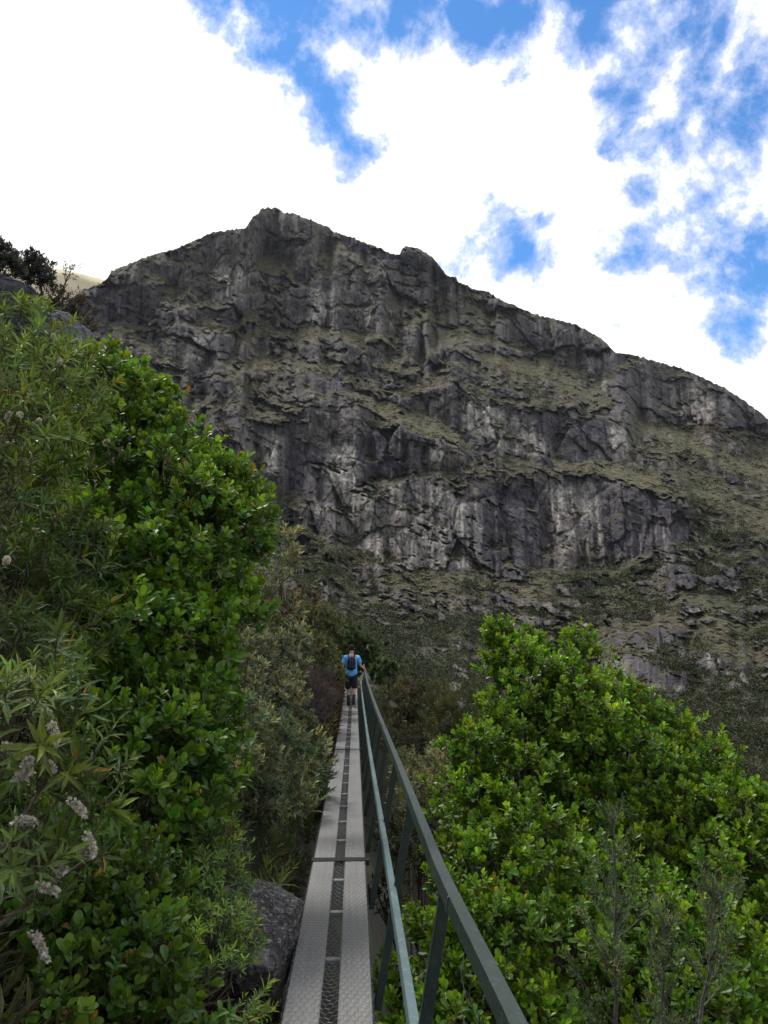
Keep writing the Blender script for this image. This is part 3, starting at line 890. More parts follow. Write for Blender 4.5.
def plant(name, label, cat, group, lobes, dens, k, stem, L, W, shape, col, mat, seed, root=None, r0=.05, trunk_mat=None, trunk_name='trunk', leaf_name='crown', stems=True, **kw):
    rnd = np.random.default_rng(seed)
    lk = {x: kw.pop(x) for x in ('inner', 'rough', 'upbias', 'back', 'gap') if x in kw}
    if root is None:
        c = np.mean([l[0] for l in lobes], 0)
        root = np.array([c[0], c[1], float(gz(c[0], c[1]))])
    root = np.array(root, float)
    e = empty(name, tuple(root), label, cat, group)
    P, A = lobe_points(lobes, dens, rnd, **lk)
    v, t, c, s0, s1 = sprigs(P, A, k, stem, L, W, shape, col, rnd, **kw)
    link_mesh(leaf_name, v, t, None, mat, e, c)
    mb = MB()
    limbs(mb, root, lobes, rnd, r0)
    if stems:
        sel = rnd.random(len(P)) < min(1, 1800 / max(1, len(P)))
        for a, b in zip(P[sel], s1[sel]):
            mb.tube([a - (b - a) * .5, a, b], [.0035, .0028, .0012], 3, cap=False)
    mb.build(trunk_name, trunk_mat or M_BARK, e)
    return e


# colours
C_BROAD = (.068, .150, .018)
C_BROADR = (.125, .228, .022)
C_KORO = (.075, .125, .038)
C_HEBE = (.125, .150, .090)

G_R = 'broadleaf trees rising out of the gorge right of the bridge'
# right-hand trees
R_TREES = [
    ('tall bright green broadleaf tree whose two pointed shoots rise highest right of the bridge', 101, (2.6, 8.2),
     [(499, 640, 8.6, 15), (508, 662, 8.5, 24), (530, 655, 8.6, 18), (535, 690, 8.3, 40), (578, 646, 8.8, 15), (577, 675, 8.7, 30), (520, 730, 8.0, 42), (575, 730, 8.0, 50), (478, 757, 7.6, 30), (612, 700, 8.6, 26), (520, 790, 7.5, 52), (478, 815, 7.2, 40)]),
    ('spreading broadleaf tree with a rounded stepped top at the right, beside the scrubby slope', 102, (3.6, 8.3),
     [(638, 725, 8.6, 30), (668, 740, 8.6, 26), (705, 768, 8.2, 27), (720, 775, 8.2, 12), (625, 780, 7.9, 50), (685, 800, 7.8, 42), (585, 820, 7.4, 46), (645, 845, 7.4, 46)]),
    ('low broadleaf tree at the right edge of the photo, below the others', 103, (3.9, 6.6),
     [(745, 822, 7.2, 34), (790, 830, 7.2, 46), (730, 880, 6.8, 48), (785, 910, 6.6, 60), (690, 890, 6.9, 34)]),
    ('broadleaf tree close under the handrail with its leaves showing between the rails', 104, (1.7, 5.6),
     [(482, 882, 6.2, 44), (535, 870, 6.4, 54), (452, 955, 5.5, 34), (500, 960, 5.5, 56), (560, 960, 5.6, 52), (425, 930, 6.3, 16), (530, 1040, 5.2, 60), (440, 1040, 5.1, 50), (395, 985, 5.6, 18)]),
    ('broadleaf tree filling the lower right corner behind the two grey saplings', 105, (2.9, 6.0),
     [(610, 905, 6.4, 50), (660, 950, 6.0, 56), (620, 1020, 5.6, 60), (700, 1030, 5.4, 56), (750, 985, 5.8, 52)]),
]
for lab, sd_, (rx, ry), ls in R_TREES:
    lobes = [lob(*l) for l in ls]
    plant('broadleaf_tree', lab, 'tree', G_R, lobes, 215, 11, .10, .064, .037, LEAF_BROAD, C_BROADR, M_LEAF, sd_, root=(rx, ry, float(gz(rx, ry)) - .2), r0=.09, rough=.5, upbias=1.05, tip=1.5)

# left-hand bank shrubs
G_L = 'broadleaf shrubs on the bank left of the bridge'
L_SHRUBS = [
    ('glossy broadleaf shrub at the top of the left bank, its pointed top against the mountain', 201, (-2.4, 7.2),
     [(112, 372, 6.9, 22), (122, 400, 6.8, 40), (152, 402, 6.9, 22), (160, 450, 6.7, 46), (192, 452, 6.8, 20), (202, 492, 6.6, 38), (234, 492, 6.6, 22), (255, 512, 6.6, 18), (232, 542, 6.3, 36), (170, 520, 6.1, 60), (105, 470, 6.2, 60)]),
    ('broadleaf shrub in the middle of the left bank with orange dead leaves', 202, (-1.7, 5.8),
     [(130, 570, 5.6, 62), (198, 590, 5.7, 48), (225, 612, 5.8, 32), (85, 560, 5.3, 56), (172, 650, 5.2, 54), (120, 650, 5.0, 60), (208, 662, 5.4, 30)]),
    ('dark broadleaf shrub low on the left bank next to the grey boulder', 203, (-1.1, 4.6),
     [(182, 730, 4.8, 48), (212, 728, 5.0, 24), (130, 740, 4.5, 62), (194, 790, 4.5, 38), (150, 820, 4.2, 58), (100, 830, 4.0, 56)]),
    ('large-leaved broadleaf shrub at the bottom left corner', 204, (-1.15, 3.0),
     [(110, 910, 3.5, 62), (60, 950, 3.2, 70), (130, 980, 3.2, 56), (50, 1040, 2.9, 80), (150, 1050, 3.0, 50), (30, 880, 3.2, 60)]),
]
for lab, sd_, (rx, ry), ls in L_SHRUBS:
    lobes = [lob(*l) for l in ls]
    big = sd_ == 204
    plant('broadleaf_shrub', lab, 'shrub', G_L, lobes, 235 if not big else 320, 10, .10, .067 if not big else .056, .040 if not big else .034, LEAF_BROAD, {201: (.125, .225, .036), 202: (.112, .215, .028), 203: (.096, .190, .024), 204: (.080, .150, .026)}[sd_], M_LEAF, sd_,
          root=(rx, ry, float(gz(rx, ry)) - .1), r0=.06, rough=.44, tip=1.3, odd=.005)


# willow-leaved flowering shrubs
def flower_spikes(e, pts, dirs, ln, rnd, seed):
    for p, d, l in zip(pts, dirs, ln):
        n = 150
        t = rnd.random(n) ** .8
        d = d / np.linalg.norm(d)
        droop = np.stack([d * x * l + np.array([0, 0, -.35 * l]) * x * x for x in t])
        rad = .013 * (1 - .75 * t) + .002
        o = unit(rnd.normal(size=(n, 3)))
        P = p + droop + o * rad[:, None] * .4
        col = np.array([(.72, .70, .62)]) * rnd.uniform(.55, 1.15, (n, 1)) * np.array([(1, .97, 1.0)])
        L = np.full(n, .014); W = np.full(n, .011)
        v, tr, c = leaf_mesh(P, o + rnd.normal(0, .3, (n, 3)), rnd.normal(size=(n, 3)), L, W, LEAF_MINI, col)
        link_mesh('flower_spike', v, tr, None, M_DULL, e, c)


G_K = 'willow-leaved flowering shrubs on the left bank'
K_SHRUBS = [
    ('willow-leaved shrub with white flower spikes hanging low at the left edge, nearest the viewer', 301, (-1.3, 2.2),
     [(15, 740, 2.5, 56), (60, 760, 2.5, 40), (92, 790, 2.6, 26), (25, 830, 2.4, 58), (65, 850, 2.5, 30), (5, 900, 2.3, 46), (20, 690, 2.7, 40)],
     [(57, 752, 2.38), (30, 795, 2.3), (22, 808, 2.3), (75, 828, 2.35), (92, 862, 2.4), (82, 880, 2.4), (42, 915, 2.25), (15, 712, 2.5), (38, 960, 2.3), (48, 790, 2.4), (20, 850, 2.3), (62, 905, 2.35), (34, 730, 2.45), (10, 775, 2.4)]),
    ('pale green willow-leaved shrub at the upper left below the grey outcrop', 302, (-2.6, 4.6),
     [(15, 330, 5.2, 34), (40, 350, 5.2, 34), (60, 380, 5.1, 40), (20, 390, 4.8, 52), (70, 410, 5.0, 34), (30, 450, 4.6, 56)],
     [(25, 442, 4.2), (42, 452, 4.25), (66, 388, 4.7), (110, 472, 4.7), (12, 448, 4.2), (60, 366, 4.8)]),
    ('shady willow-leaved shrub halfway up the left edge, between the upper and the flowering one', 303, (-2.0, 3.6),
     [(20, 520, 4.2, 60), (60, 560, 4.2, 50), (15, 600, 3.8, 60), (60, 640, 3.8, 46), (20, 660, 3.5, 50)], [(12, 590, 3.3)]),
]
for lab, sd_, (rx, ry), ls, fl in K_SHRUBS:
    lobes = [lob(*l) for l in ls]
    e = plant('willow_leaved_shrub', lab, 'shrub', G_K, lobes, 100 if sd_ != 301 else 120, 13, .11, .085, .0165, LEAF_NARROW, {301: (.10, .155, .048), 302: (.165, .24, .07), 303: (.075, .12, .036)}[sd_], M_DULL, sd_,
              root=(rx, ry, float(gz(rx, ry)) - .1), r0=.016, spread=(95, 30), rough=.4, tip=1.35, odd=.003)
    rnd = np.random.default_rng(sd_ + 1)
    flower_spikes(e, [at(p[0] - 6, p[1] - 28, p[2]) for p in fl], [np.array([.6, -.3, .25]) + rnd.normal(0, .35, 3) for _ in fl], rnd.uniform(.05, .08, len(fl)), rnd, sd_)

# fine leaved herb beside the boulder
plant('narrow_leaved_bush', 'bushy fine-leaved plant at the foot of the left bank, in front of the boulder', 'shrub', None,
      [lob(*l) for l in [(205, 890, 3.9, 34), (222, 940, 3.6, 32), (190, 960, 3.5, 44), (232, 1000, 3.3, 26), (200, 1030, 3.2, 50), (215, 860, 4.0, 22)]],
      360, 14, .09, .048, .011, LEAF_NARROW, (.13, .21, .055), M_DULL, 401, root=(-.85, 3.3, -.1), r0=.02, spread=(85, 30), rough=.4)

# grey hebes and scrub along the left bank up to the bridge end
G_H = 'grey-green scrub bushes along the left bank'
H = [
    ('pale silver-green bush hanging over the bank beside the lower boulder face', 501, [(268, 745, 8.0, 30), (245, 770, 7.4, 28), (300, 760, 8.6, 26), (232, 765, 7.0, 24), (290, 800, 7.8, 22), (262, 808, 7.2, 20), (240, 725, 7.6, 24), (315, 785, 8.8, 12)], C_HEBE, 8, .055, .013),
    ('silver-leaved bush halfway up the left bank, left of the dead grey shrub', 502, [(272, 660, 13, 24), (262, 690, 11, 26), (292, 650, 14, 20), (280, 700, 11, 22), (245, 680, 10, 20), (255, 650, 11, 18)], (.135, .15, .10), 8, .06, .015),
    ('rounded olive bush at the top of the left bank beside the hiker', 503, [(312, 655, 19, 22), (325, 672, 20, 16), (318, 625, 23, 20), (330, 640, 23, 12)], (.098, .108, .052), 8, .06, .013),
    ('pale feathery bush poking out behind the broadleaf shrub, right of its upper edge', 504, [(281, 560, 7.8, 12), (284, 590, 8.2, 13), (272, 610, 8.0, 18), (287, 538, 7.8, 7)], (.17, .18, .11), 8, .06, .013),
    ('olive brown bush on the bank below the rocky slope', 505, [(270, 635, 17, 22), (300, 610, 24, 24), (255, 610, 14, 20)], (.080, .072, .045), 8, .065, .014),
    ('green and brown bush low on the bank beside the bridge planks', 506, [(303, 765, 11.5, 16), (313, 740, 13.5, 13), (295, 725, 12, 20), (320, 715, 16, 9), (312, 785, 10.2, 9), (324, 728, 15, 8)], (.085, .095, .042), 8, .05, .012),
]
for lab, sd_, ls, colr, k, L, W in H:
    lobes = [lob(*l) for l in ls]
    c = np.mean([l[0] for l in lobes], 0)
    d = float((c - EYE) @ FWD)
    rr = np.mean([l[1].mean() for l in lobes])
    plant('scrub_bush', lab, 'bush', G_H, lobes, 520 / (1 + d * .09), 14, .10, L * (1 + .03 * d), W * (1 + .05 * d), LEAF_NARROW, colr, M_DULL, sd_, root=(c[0], c[1], c[2] - rr * 1.6), r0=.014,
          spread=(70, 18), rough=.45, leaf_name='foliage', trunk_name='stem', stems=False, tip=2.3, young=(1.1, 1.1, .98))
plant('dead_shrub', 'grey leafless dead shrub on the left bank just before the hiker', 'shrub', None, [lob(*l) for l in [(312, 700, 15, 20), (317, 686, 16, 15), (303, 716, 13.5, 18), (322, 700, 16.5, 8)]],
      330, 12, .14, .09, .010, LEAF_NARROW, (.12, .10, .11), M_DRY, 520, r0=.03, spread=(50, 15), leaf_name='twigs', trunk_name='stem', trunk_mat=M_TWIG, rough=.4, stems=False, tip=1.1, young=(1, 1, 1), odd=0)

# shrubs on the far side of the rail
G_B = 'wild bushes behind the handrail'
B = [
    ('pale grey-green bush showing between the handrail posts', 601, [(432, 775, 11, 24), (415, 800, 10.5, 20), (445, 800, 10.5, 18), (400, 770, 12, 12)], (.15, .16, .085), .05, .016),
    ('dark brown scrubby bush just behind the far part of the handrail', 602, [(400, 705, 17, 22), (425, 715, 17, 22), (395, 735, 15.5, 16), (415, 745, 15, 16)], (.065, .066, .038), .07, .014),
    ('fine feathery green bush left of the tall broadleaf tree', 603, [(470, 715, 14, 26), (450, 725, 14, 20), (495, 735, 12, 20), (440, 700, 16, 12)], (.075, .085, .038), .08, .009),
    ('dark green shrub behind the hiker at the end of the bridge', 604, [(350, 640, 30, 14), (338, 655, 30, 12), (368, 655, 30, 14), (352, 662, 31, 14), (385, 672, 27, 12), (340, 630, 34, 12)], (.065, .095, .034), .08, .03),
    ('dark tangled shrub low beneath the handrail', 605, [(420, 850, 8.5, 30), (455, 865, 8.2, 26), (395, 840, 9, 18), (380, 900, 7.5, 14)], (.04, .05, .022), .05, .014),
]
for lab, sd_, ls, colr, L, W in B:
    lobes = [lob(*l) for l in ls]
    c = np.mean([l[0] for l in lobes], 0)
    d = float((c - EYE) @ FWD)
    plant('wild_bush', lab, 'bush', G_B, lobes, 480 / (1 + d * .09), 13, .12, L * (1 + .02 * d), W * (1 + .03 * d), LEAF_NARROW, colr, M_DULL, sd_, root=(c[0], c[1], min(float(gz(c[0], c[1])), c[2] - .5)), r0=.04,
          spread=(70, 20), rough=.45, leaf_name='foliage', trunk_name='stem', stems=False, tip=1.4, young=(1.1, 1.1, .9))


# fine-leaved saplings in front of the right-hand trees
def sapling(label, seed, top, foot, width):
    rnd = np.random.default_rng(seed)
    top = np.array(top); foot = np.array(foot)
    e = empty('feathery_sapling', tuple(foot), label, 'sapling', 'feathery grey saplings in front of the broadleaf trees')
    mb = MB(); h = np.linalg.norm(top - foot); ts = np.linspace(0, 1, 9)
    spine = foot + (top - foot) * ts[:, None] + np.cumsum(rnd.normal(0, .012, (9, 3)), 0) * np.array([1, 1, 0])
    mb.tube(spine, .014 * (1 - ts) + .003, 6)
    P, A = [], []
    for i in range(30):
        t = rnd.uniform(.22, 1)
        b = np.array([np.interp(t, ts, spine[:, k]) for k in range(3)])
        a = rnd.uniform(0, 2 * PI); ln = width * (1.12 - t) ** .7 * rnd.uniform(.5, 1.1) + .04
        d = np.array([math.cos(a), math.sin(a), rnd.uniform(.6, 1.5)]); d /= np.linalg.norm(d)
        p1 = b + d * ln * .5 + np.array([0, 0, .0]); p2 = b + d * ln + np.array([0, 0, ln * .25])
        mb.tube([b, p1, p2], [.0045, .003, .001], 3, cap=False)
        for s in rnd.uniform(.2, 1, 9):
            q = b + (p1 - b) * min(1, s * 2) if s < .5 else p1 + (p2 - p1) * (s * 2 - 1)
            P.append(q); A.append(d + rnd.normal(0, .55, 3) + np.array([0, 0, .35]))
    v, t, c, s0, s1 = sprigs(np.array(P), np.array(A), 12, .10, .024, .006, LEAF_MINI, (.130, .185, .080), rnd, spread=(60, 30), odd=0, tip=1.2, young=(1, 1, 1))
    link_mesh('foliage', v, t, None, M_DULL, e, c)
    for a, b in zip(s0, s1):
        mb.tube([a, b], [.0018, .0008], 3, cap=False)
    mb.build('trunk', M_TWIG, e)


sapling('taller thin grey-green sapling with a bare dark stem, right of the handrail', 701, at(617, 812, 4.4), at(614, 1120, 4.2), .36)
sapling('shorter feathery sapling leaning right, near the lower right corner', 702, at(722, 885, 4.3), at(688, 1130, 4.1), .36)
sapling('small wispy sapling leaning between the two grey saplings', 703, at(668, 925, 4.0), at(650, 1130, 4.0), .18)


# ------------------------------------------------------------------ rocks
def boulder(name, label, cat, group, c, r, rot, seed, mat, sub=None, amp=.22):
    rnd = np.random.default_rng(seed)
    nu, nv = 110, 80
    u = np.linspace(0, 2 * PI, nu, endpoint=False); v = np.linspace(0, PI, nv)
    U, V = np.meshgrid(u, v)
    d = np.stack([np.sin(V) * np.cos(U), np.sin(V) * np.sin(U), np.cos(V)], -1).reshape(-1, 3)
    # cut by random planes -> facets
    rad = np.ones(len(d))
    for _ in range(26):
        n = unit(rnd.normal(size=3)); h = rnd.uniform(.52, .88)
        k = d @ n
        rad = np.where(k > .05, np.minimum(rad, h / np.maximum(k, .05)), rad)
    rad = rad * (1 + amp * fbm(d * 1.6 + seed, 5) + .07 * fbm(d * 6 + seed, 5, 0.0, .6, ridge=True))
    p = d * rad[:, None] * np.array(r)
    cz, sz = math.cos(rot[2]), math.sin(rot[2]); cy, sy = math.cos(rot[1]), math.sin(rot[1])
    Ry = np.array([[cy, 0, sy], [0, 1, 0], [-sy, 0, cy]]); Rz = np.array([[cz, -sz, 0], [sz, cz, 0], [0, 0, 1]])
    p = p @ (Rz @ Ry).T + np.array(c)
    i = np.arange(nv - 1)[:, None] * nu; j = np.arange(nu)[None]; k = (j + 1) % nu
    q = np.stack([i + j, i + nu + j, i + nu + k, i + k], -1).reshape(-1, 4)
    base = np.array([c[0], c[1], p[:, 2].min()])
    o = link_mesh(name, p - base, None, q, mat, smooth=True)
    o.location = base
    return sset(o, label, cat, group)


M_ROCK_N = rock_mat('near_rock', (.028, .026, .030), (.090, .084, .086), (.36, .34, .32), 2.3)
M_ROCK_F = rock_mat('outcrop_rock', (.09, .095, .11), (.15, .155, .17), (.26, .26, .27), .35, .35)
G_RK = 'boulders between the bank and the planks'
boulder('boulder', 'large angular grey rock slab with pale flecks beside the near planks', 'boulder', G_RK, at(247, 938, 4.4), (.38, .80, .40), (0, .80, .2), 36, M_ROCK_N, amp=.10)
boulder('boulder', 'dark mossy rock face under the silver bush, beyond the pale-flecked slab', 'boulder', G_RK, at(270, 868, 7.6), (.36, 1.3, .46), (0, .75, .1), 32, M_ROCK_N, amp=.12)
boulder('boulder', 'small dark rock wedged low beside the first plank joint', 'boulder', G_RK, at(292, 985, 5.0), (.14, .5, .2), (0, .5, .0), 33, M_ROCK_N, amp=.12)
G_OC = 'grey outcrops on the upper left skyline'
boulder('rock_outcrop', 'smooth bluish grey outcrop at the left edge under the dark trees', 'rock outcrop', G_OC, at(-8, 330, 42), (4.4, 4.5, 3.6), (0, .55, .2), 41, M_ROCK_F, amp=.12)
boulder('rock_outcrop', 'smooth bluish outcrop with white streaks, lower and nearer the mountain', 'rock outcrop', G_OC, at(62, 352, 38), (2.9, 3.6, 2.0), (0, .75, .1), 44, M_ROCK_F, amp=.10)

# far sunlit hill
def far_hill():
    nx, ny = 120, 50
    azs = np.linspace(math.atan2(*pdir(-120, 300)[:2]), math.atan2(*pdir(190, 300)[:2]), nx)
    sk = np.array([pdir(a, b) for a, b in [(-150, 262), (0, 266), (40, 268), (55, 268), (70, 271), (83, 274), (105, 280), (130, 292), (160, 310), (220, 340)]])
    top = np.interp(azs, np.arctan2(sk[:, 0], sk[:, 1]), np.arcsin(sk[:, 2])) + .0012 * perlin(np.stack([azs * 300, azs * 0, azs * 0], 1))
    pts = []
    for k in range(ny):
        t = k / (ny - 1)
        el = np.radians(2) + (top - np.radians(2)) * t
        r = 620 + 420 * t ** 1.2 + 8 * perlin(np.stack([azs * 40, azs * 0 + t * 6, azs * 0], 1))
        pts.append(np.stack([np.sin(azs) * np.cos(el) * r, np.cos(azs) * np.cos(el) * r, np.sin(el) * r + CAMZ], -1))
    pts.append(pts[-1] * np.array([1.3, 1.3, .6]))
    p = np.array(pts); n2 = len(pts)
    i = np.arange(n2 - 1)[:, None] * nx; j = np.arange(nx - 1)[None]
    q = np.stack([i + j, i + j + 1, i + nx + j + 1, i + nx + j], -1).reshape(-1, 4)
    m, nt, b, out = new_mat('dry_tussock')
    oc = objcoord(nt)
    c = mix(nt, ramp(nt, noise(nt, oc, .03, 6), [(.35, 0.0), (.65, 1.0)]), (.52, .44, .27), (.66, .58, .39))
    c = mix(nt, ramp(nt, noise(nt, oc, .12, 4), [(.62, 0.0), (.68, .8)]), c, (.12, .12, .07))
    nt.links.new(c, b.inputs['Base Color']); b.inputs['Roughness'].default_value = .95
    sset(link_mesh('hill', p.reshape(-1, 3), None, q, m, smooth=True), 'pale tan grassy hill far behind the outcrops', 'hill', kind='structure')


far_hill()

# trees on the outcrop
G_ST = 'dark trees on the upper left outcrop'
for lab, sd_, ls in [
    ('dark rounded tree at the very left edge of the skyline', 801, [(-5, 253, 48, 13), (8, 257, 48, 9), (2, 268, 47, 10), (14, 268, 47, 8)]),
    ('dark tree with a narrow upright top on the outcrop, second from the left edge', 802, [(32, 254, 50, 3.5), (33, 261, 50, 7), (25, 264, 50, 9), (30, 272, 50, 10)]),
    ('dark ragged tree at the right end of the outcrop clump', 803, [(40, 259, 51, 3.5), (42, 266, 51, 6), (47, 268, 51, 6), (38, 276, 50, 10), (46, 279, 50, 6)]),
]:
    lobes = [lob(*l) for l in ls]
    c = np.mean([l[0] for l in lobes], 0)
    plant('dark_tree', lab, 'tree', G_ST, lobes, 26, 10, .30, .26, .10, LEAF_NARROW, (.060, .066, .062), M_DULL, sd_, root=(c[0], c[1], c[2] - 2.4), r0=.09, rough=.45, stems=False, odd=0, young=(1, 1, 1), tip=1.1)
plant('bare_tree', 'thin sparse tree standing alone in the notch against the tan hill', 'tree', None, [lob(*l) for l in [(66, 268, 52, 5), (73, 267, 52, 4), (70, 274, 52, 4)]],
      12, 9, .35, .20, .05, LEAF_NARROW, (.075, .07, .07), M_DRY, 810, root=tuple(at(61, 297, 52)), r0=.07, rough=.5, stems=False, odd=0)
plant('scrub_bush', 'brown bush in the notch below the bare tree', 'bush', None, [lob(*l) for l in [(50, 298, 50, 12), (66, 305, 49, 14), (80, 310, 49, 12), (85, 330, 47, 12)]],
      20, 10, .3, .22, .06, LEAF_NARROW, (.075, .062, .055), M_DRY, 811, root=tuple(at(66, 322, 49)), r0=.06, rough=.45, stems=False, odd=0, leaf_name='foliage', trunk_name='stem')


# ------------------------------------------------------------------ ground cover
def undergrowth():
    rnd = np.random.default_rng(61)
    n = 30000
    y = 1.5 + 75 * rnd.random(n) ** 1.8
    side = rnd.random(n) < .55
    x = np.where(side, -.95 - (1 + .95 * y) * rnd.random(n) ** 1.4, .75 + (6 + .85 * y) * rnd.random(n))
    x = np.where((y > 27.5) & (np.abs(x) < 1.0), x * 1.2, x)
    z = gz(x, y)
    P = np.stack([x, y, z], 1)
    A = np.stack([rnd.normal(0, .35, n), rnd.normal(0, .35, n), np.ones(n)], 1)
    sc = (1 + .035 * y)
    cols = np.array([(.055, .07, .025), (.09, .085, .04), (.04, .055, .02), (.11, .09, .055)])
    v, t, c, _, _ = sprigs(P, A, 16, .16 * sc, .14, .02, LEAF_NARROW, (.06, .068, .03), rnd, spread=(70, 15), colvar=.5, odd=0, young=(1.1, 1.05, .9))
    o = link_mesh('undergrowth', v, t, None, M_DULL, None, c)
    sset(o, 'low tangled undergrowth covering both banks', 'undergrowth', kind='stuff')
    n = 420
    y = rnd.uniform(4.6, 13, n); x = -.55 - np.abs(rnd.normal(0, .16, n))
    P = np.stack([x, y, rnd.uniform(-.75, -.05, n) + np.clip((y - 8) * .06, 0, .3)], 1); A = np.stack([rnd.normal(.25, .3, n), rnd.normal(-.15, .3, n), np.ones(n) * .7], 1)
    v, t, c, _, _ = sprigs(P, A, 14, .16, .13, .016, LEAF_NARROW, (.06, .085, .03), rnd, spread=(75, 15), colvar=.4, odd=.01, young=(1.1, 1.05, .9))
    sset(link_mesh('ferns', v, t, None, M_DULL, None, c), 'dark ferny growth filling the cleft left of the planks', 'ferns', kind='stuff')
    # russet grass beside the far planks
    n = 2600
    y = rnd.uniform(10.5, 27.5, n); x = -.50 - np.abs(rnd.normal(0, .28, n))
    zz = np.interp(y, [9, 15, 22, 27.5], [-.75, -.45, -.15, .25]) + rnd.normal(0, .10, n) + (-.4 - x) * .9
    P = np.stack([x, y, zz], 1); A = np.stack([rnd.normal(.1, .4, n), rnd.normal(0, .3, n), np.ones(n)], 1)
    v, t, c, _, _ = sprigs(P, A, 9, .10, .32, .014, LEAF_NARROW, (.105, .066, .034), rnd, spread=(45, 10), colvar=.4, odd=0, young=(1, 1, 1), tip=1.0)
    sset(link_mesh('dry_grass', v, t, None, M_DRY, None, c), 'russet dry grass along the left edge of the far planks', 'grass', kind='stuff')


undergrowth()


def mountain_shrubs():
    rnd = np.random.default_rng(71)
    pos, rock, S, G, r, py, px = (MT[k] for k in ('pos', 'rock', 'S', 'G', 'r', 'py', 'px'))
    NR, NC = rock.shape
    want = 30000
    ii = rnd.integers(0, NR - 3, want * 4); jj = rnd.integers(0, NC, want * 4)
    fl = pos[ii, jj].astype(f4)
    clump = fbm(fl / 22, 3, 3.0)
    pr = (1 - rock[ii, jj]) * np.clip(.22 + 1.5 * clump + .35 * S[ii, jj] - .25 * G[ii, jj], .015, 1) * np.where(py[ii, jj] < 330, .3, 1) * np.where(py[ii, jj] > 530, 1.7, 1)
    pr = np.where(px[ii, jj] < -20, 0, pr)
    k = rnd.random(len(ii)) < pr * .5
    ii, jj = ii[k][:want], jj[k][:want]
    P = pos[ii, jj]; n = len(P)
    size = rnd.lognormal(0, .45, n) * (.72 + .0016 * r[ii, jj])
    size *= np.where((rnd.random(n) < .16) & (py[ii, jj] > 430), 2.1, 1)
    m = 34
    d = unit(rnd.normal(size=(n, m, 3))); d[..., 2] = np.abs(d[..., 2]) * .9
    Q = P[:, None] + d * size[:, None, None] * rnd.uniform(.5, 1, (n, m, 1)) * np.array([1, 1, .8])
    L = np.minimum(size[:, None] * rnd.uniform(.25, .5, (n, m)), .0020 * r[ii, jj][:, None] + .05)
    basec = np.array([(.030, .042, .016)]) * np.exp(rnd.normal(0, .35, (n, 1)))
    mixk = rnd.random((n, 1)); basec = basec * (1 + mixk * np.array([(.7, .35, .5)]))
    c = np.repeat(basec[:, None], m, 1) * rnd.uniform(.7, 1.35, (n, m, 1))
    v, t, cc = leaf_mesh(Q.reshape(-1, 3), rnd.normal(size=(n * m, 3)) + d.reshape(-1, 3) * .5, d.reshape(-1, 3) + rnd.normal(0, .5, (n * m, 3)), L.ravel(), L.ravel() * .8, LEAF_MINI, c.reshape(-1, 3))
    sset(link_mesh('hillside_shrubs', v, t, None, M_DULL, None, cc), 'countless dark shrubs dotted over the mountain slope', 'shrubs', kind='stuff')


mountain_shrubs()


def bank_scrub():
    rnd = np.random.default_rng(73)
    n = 5200
    y = rnd.uniform(3, 95, n); side = rnd.random(n) < .5
    x = np.where(side, -2.6 - 45 * rnd.random(n) ** 1.3, 2.2 + 60 * rnd.random(n) ** 1.2)
    k = ~(side & (y < 12)); x, y = x[k], y[k]; n = len(x)
    P = np.stack([x, y, gz(x, y)], 1)
    size = rnd.lognormal(-.6, .4, n) * (1 + .006 * y) * np.where(x < 0, .8, 1.1)
    m = 60
    d = unit(rnd.normal(size=(n, m, 3))); d[..., 2] = np.abs(d[..., 2])
    Q = P[:, None] + d * size[:, None, None] * rnd.uniform(.5, 1, (n, m, 1))
    L = size[:, None] * rnd.uniform(.18, .34, (n, m))
    bc = np.array([(.055, .068, .026)]) * np.exp(rnd.normal(0, .35, (n, 1))) * (1 + rnd.random((n, 1)) * np.array([(.6, .2, .4)]))
    c = np.repeat(bc[:, None], m, 1) * rnd.uniform(.7, 1.35, (n, m, 1))
    v, t, cc = leaf_mesh(Q.reshape(-1, 3), rnd.normal(size=(n * m, 3)) + d.reshape(-1, 3), d.reshape(-1, 3) + rnd.normal(0, .5, (n * m, 3)), L.ravel(), L.ravel() * .6, LEAF_MINI, c.reshape(-1, 3))
    sset(link_mesh('scrub', v, t, None, M_DULL, None, cc), 'low scrub clothing the gorge sides and the hillside', 'scrub', kind='stuff')


bank_scrub()

# ------------------------------------------------------------------ footbridge
XL0, XL1, XR0, XR1 = -.318, -.150, -.066, .093


def dz(y):
    y = np.asarray(y, float)
    return .0040 * np.clip(y - 15.5, 0, 99) ** 2


bridge = empty('footbridge', (0, 0, 0), 'narrow footbridge of two grey plank rows with a green railing along its right side', 'footbridge')
JO = [-1.2, 6.55, 13.5, 20.4, 27.2]
for a, b in zip(JO[:-1], JO[1:]):
    y0, y1 = a + (.05 if 0 < a < 8 else .03), b - (.05 if b < 8 else .03)
    for (x0, x1) in ((XL0, XL1), (XR0, XR1)):
        mb = MB()
        ys = np.linspace(y0, y1, 12)
        jx = random.uniform(-.004, .004)
        pts = np.stack([np.full(12, (x0 + x1) / 2 + jx), ys, dz(ys) - .022], 1)
        mb.bar(pts, x1 - x0, .044, (1, 0, 0), bev=.005)
        mb.build('plank', M_PLANK, bridge)
    mb = MB()
    mb.bar([(XL0 - .012, b, float(dz(b)) - .012), (XR1 + .035, b, float(dz(b)) - .012)], .10 if b < 8 else .06, .040, (0, 1, 0))
    mb.build('joint_beam', M_STEEL, bridge)
for x in (XL0 + .05, XR1 - .05):
    mb = MB(); ys = np.linspace(-1.2, 27.2, 40)
    mb.bar(np.stack([np.full(40, x), ys, dz(ys) - .120], 1), .05, .14, (1, 0, 0))
    mb.build('stringer', M_STEEL, bridge)
def deck_hit(py):
    d = pdir(355, py)
    return d[1] * (CAMZ + .016) / -d[2]


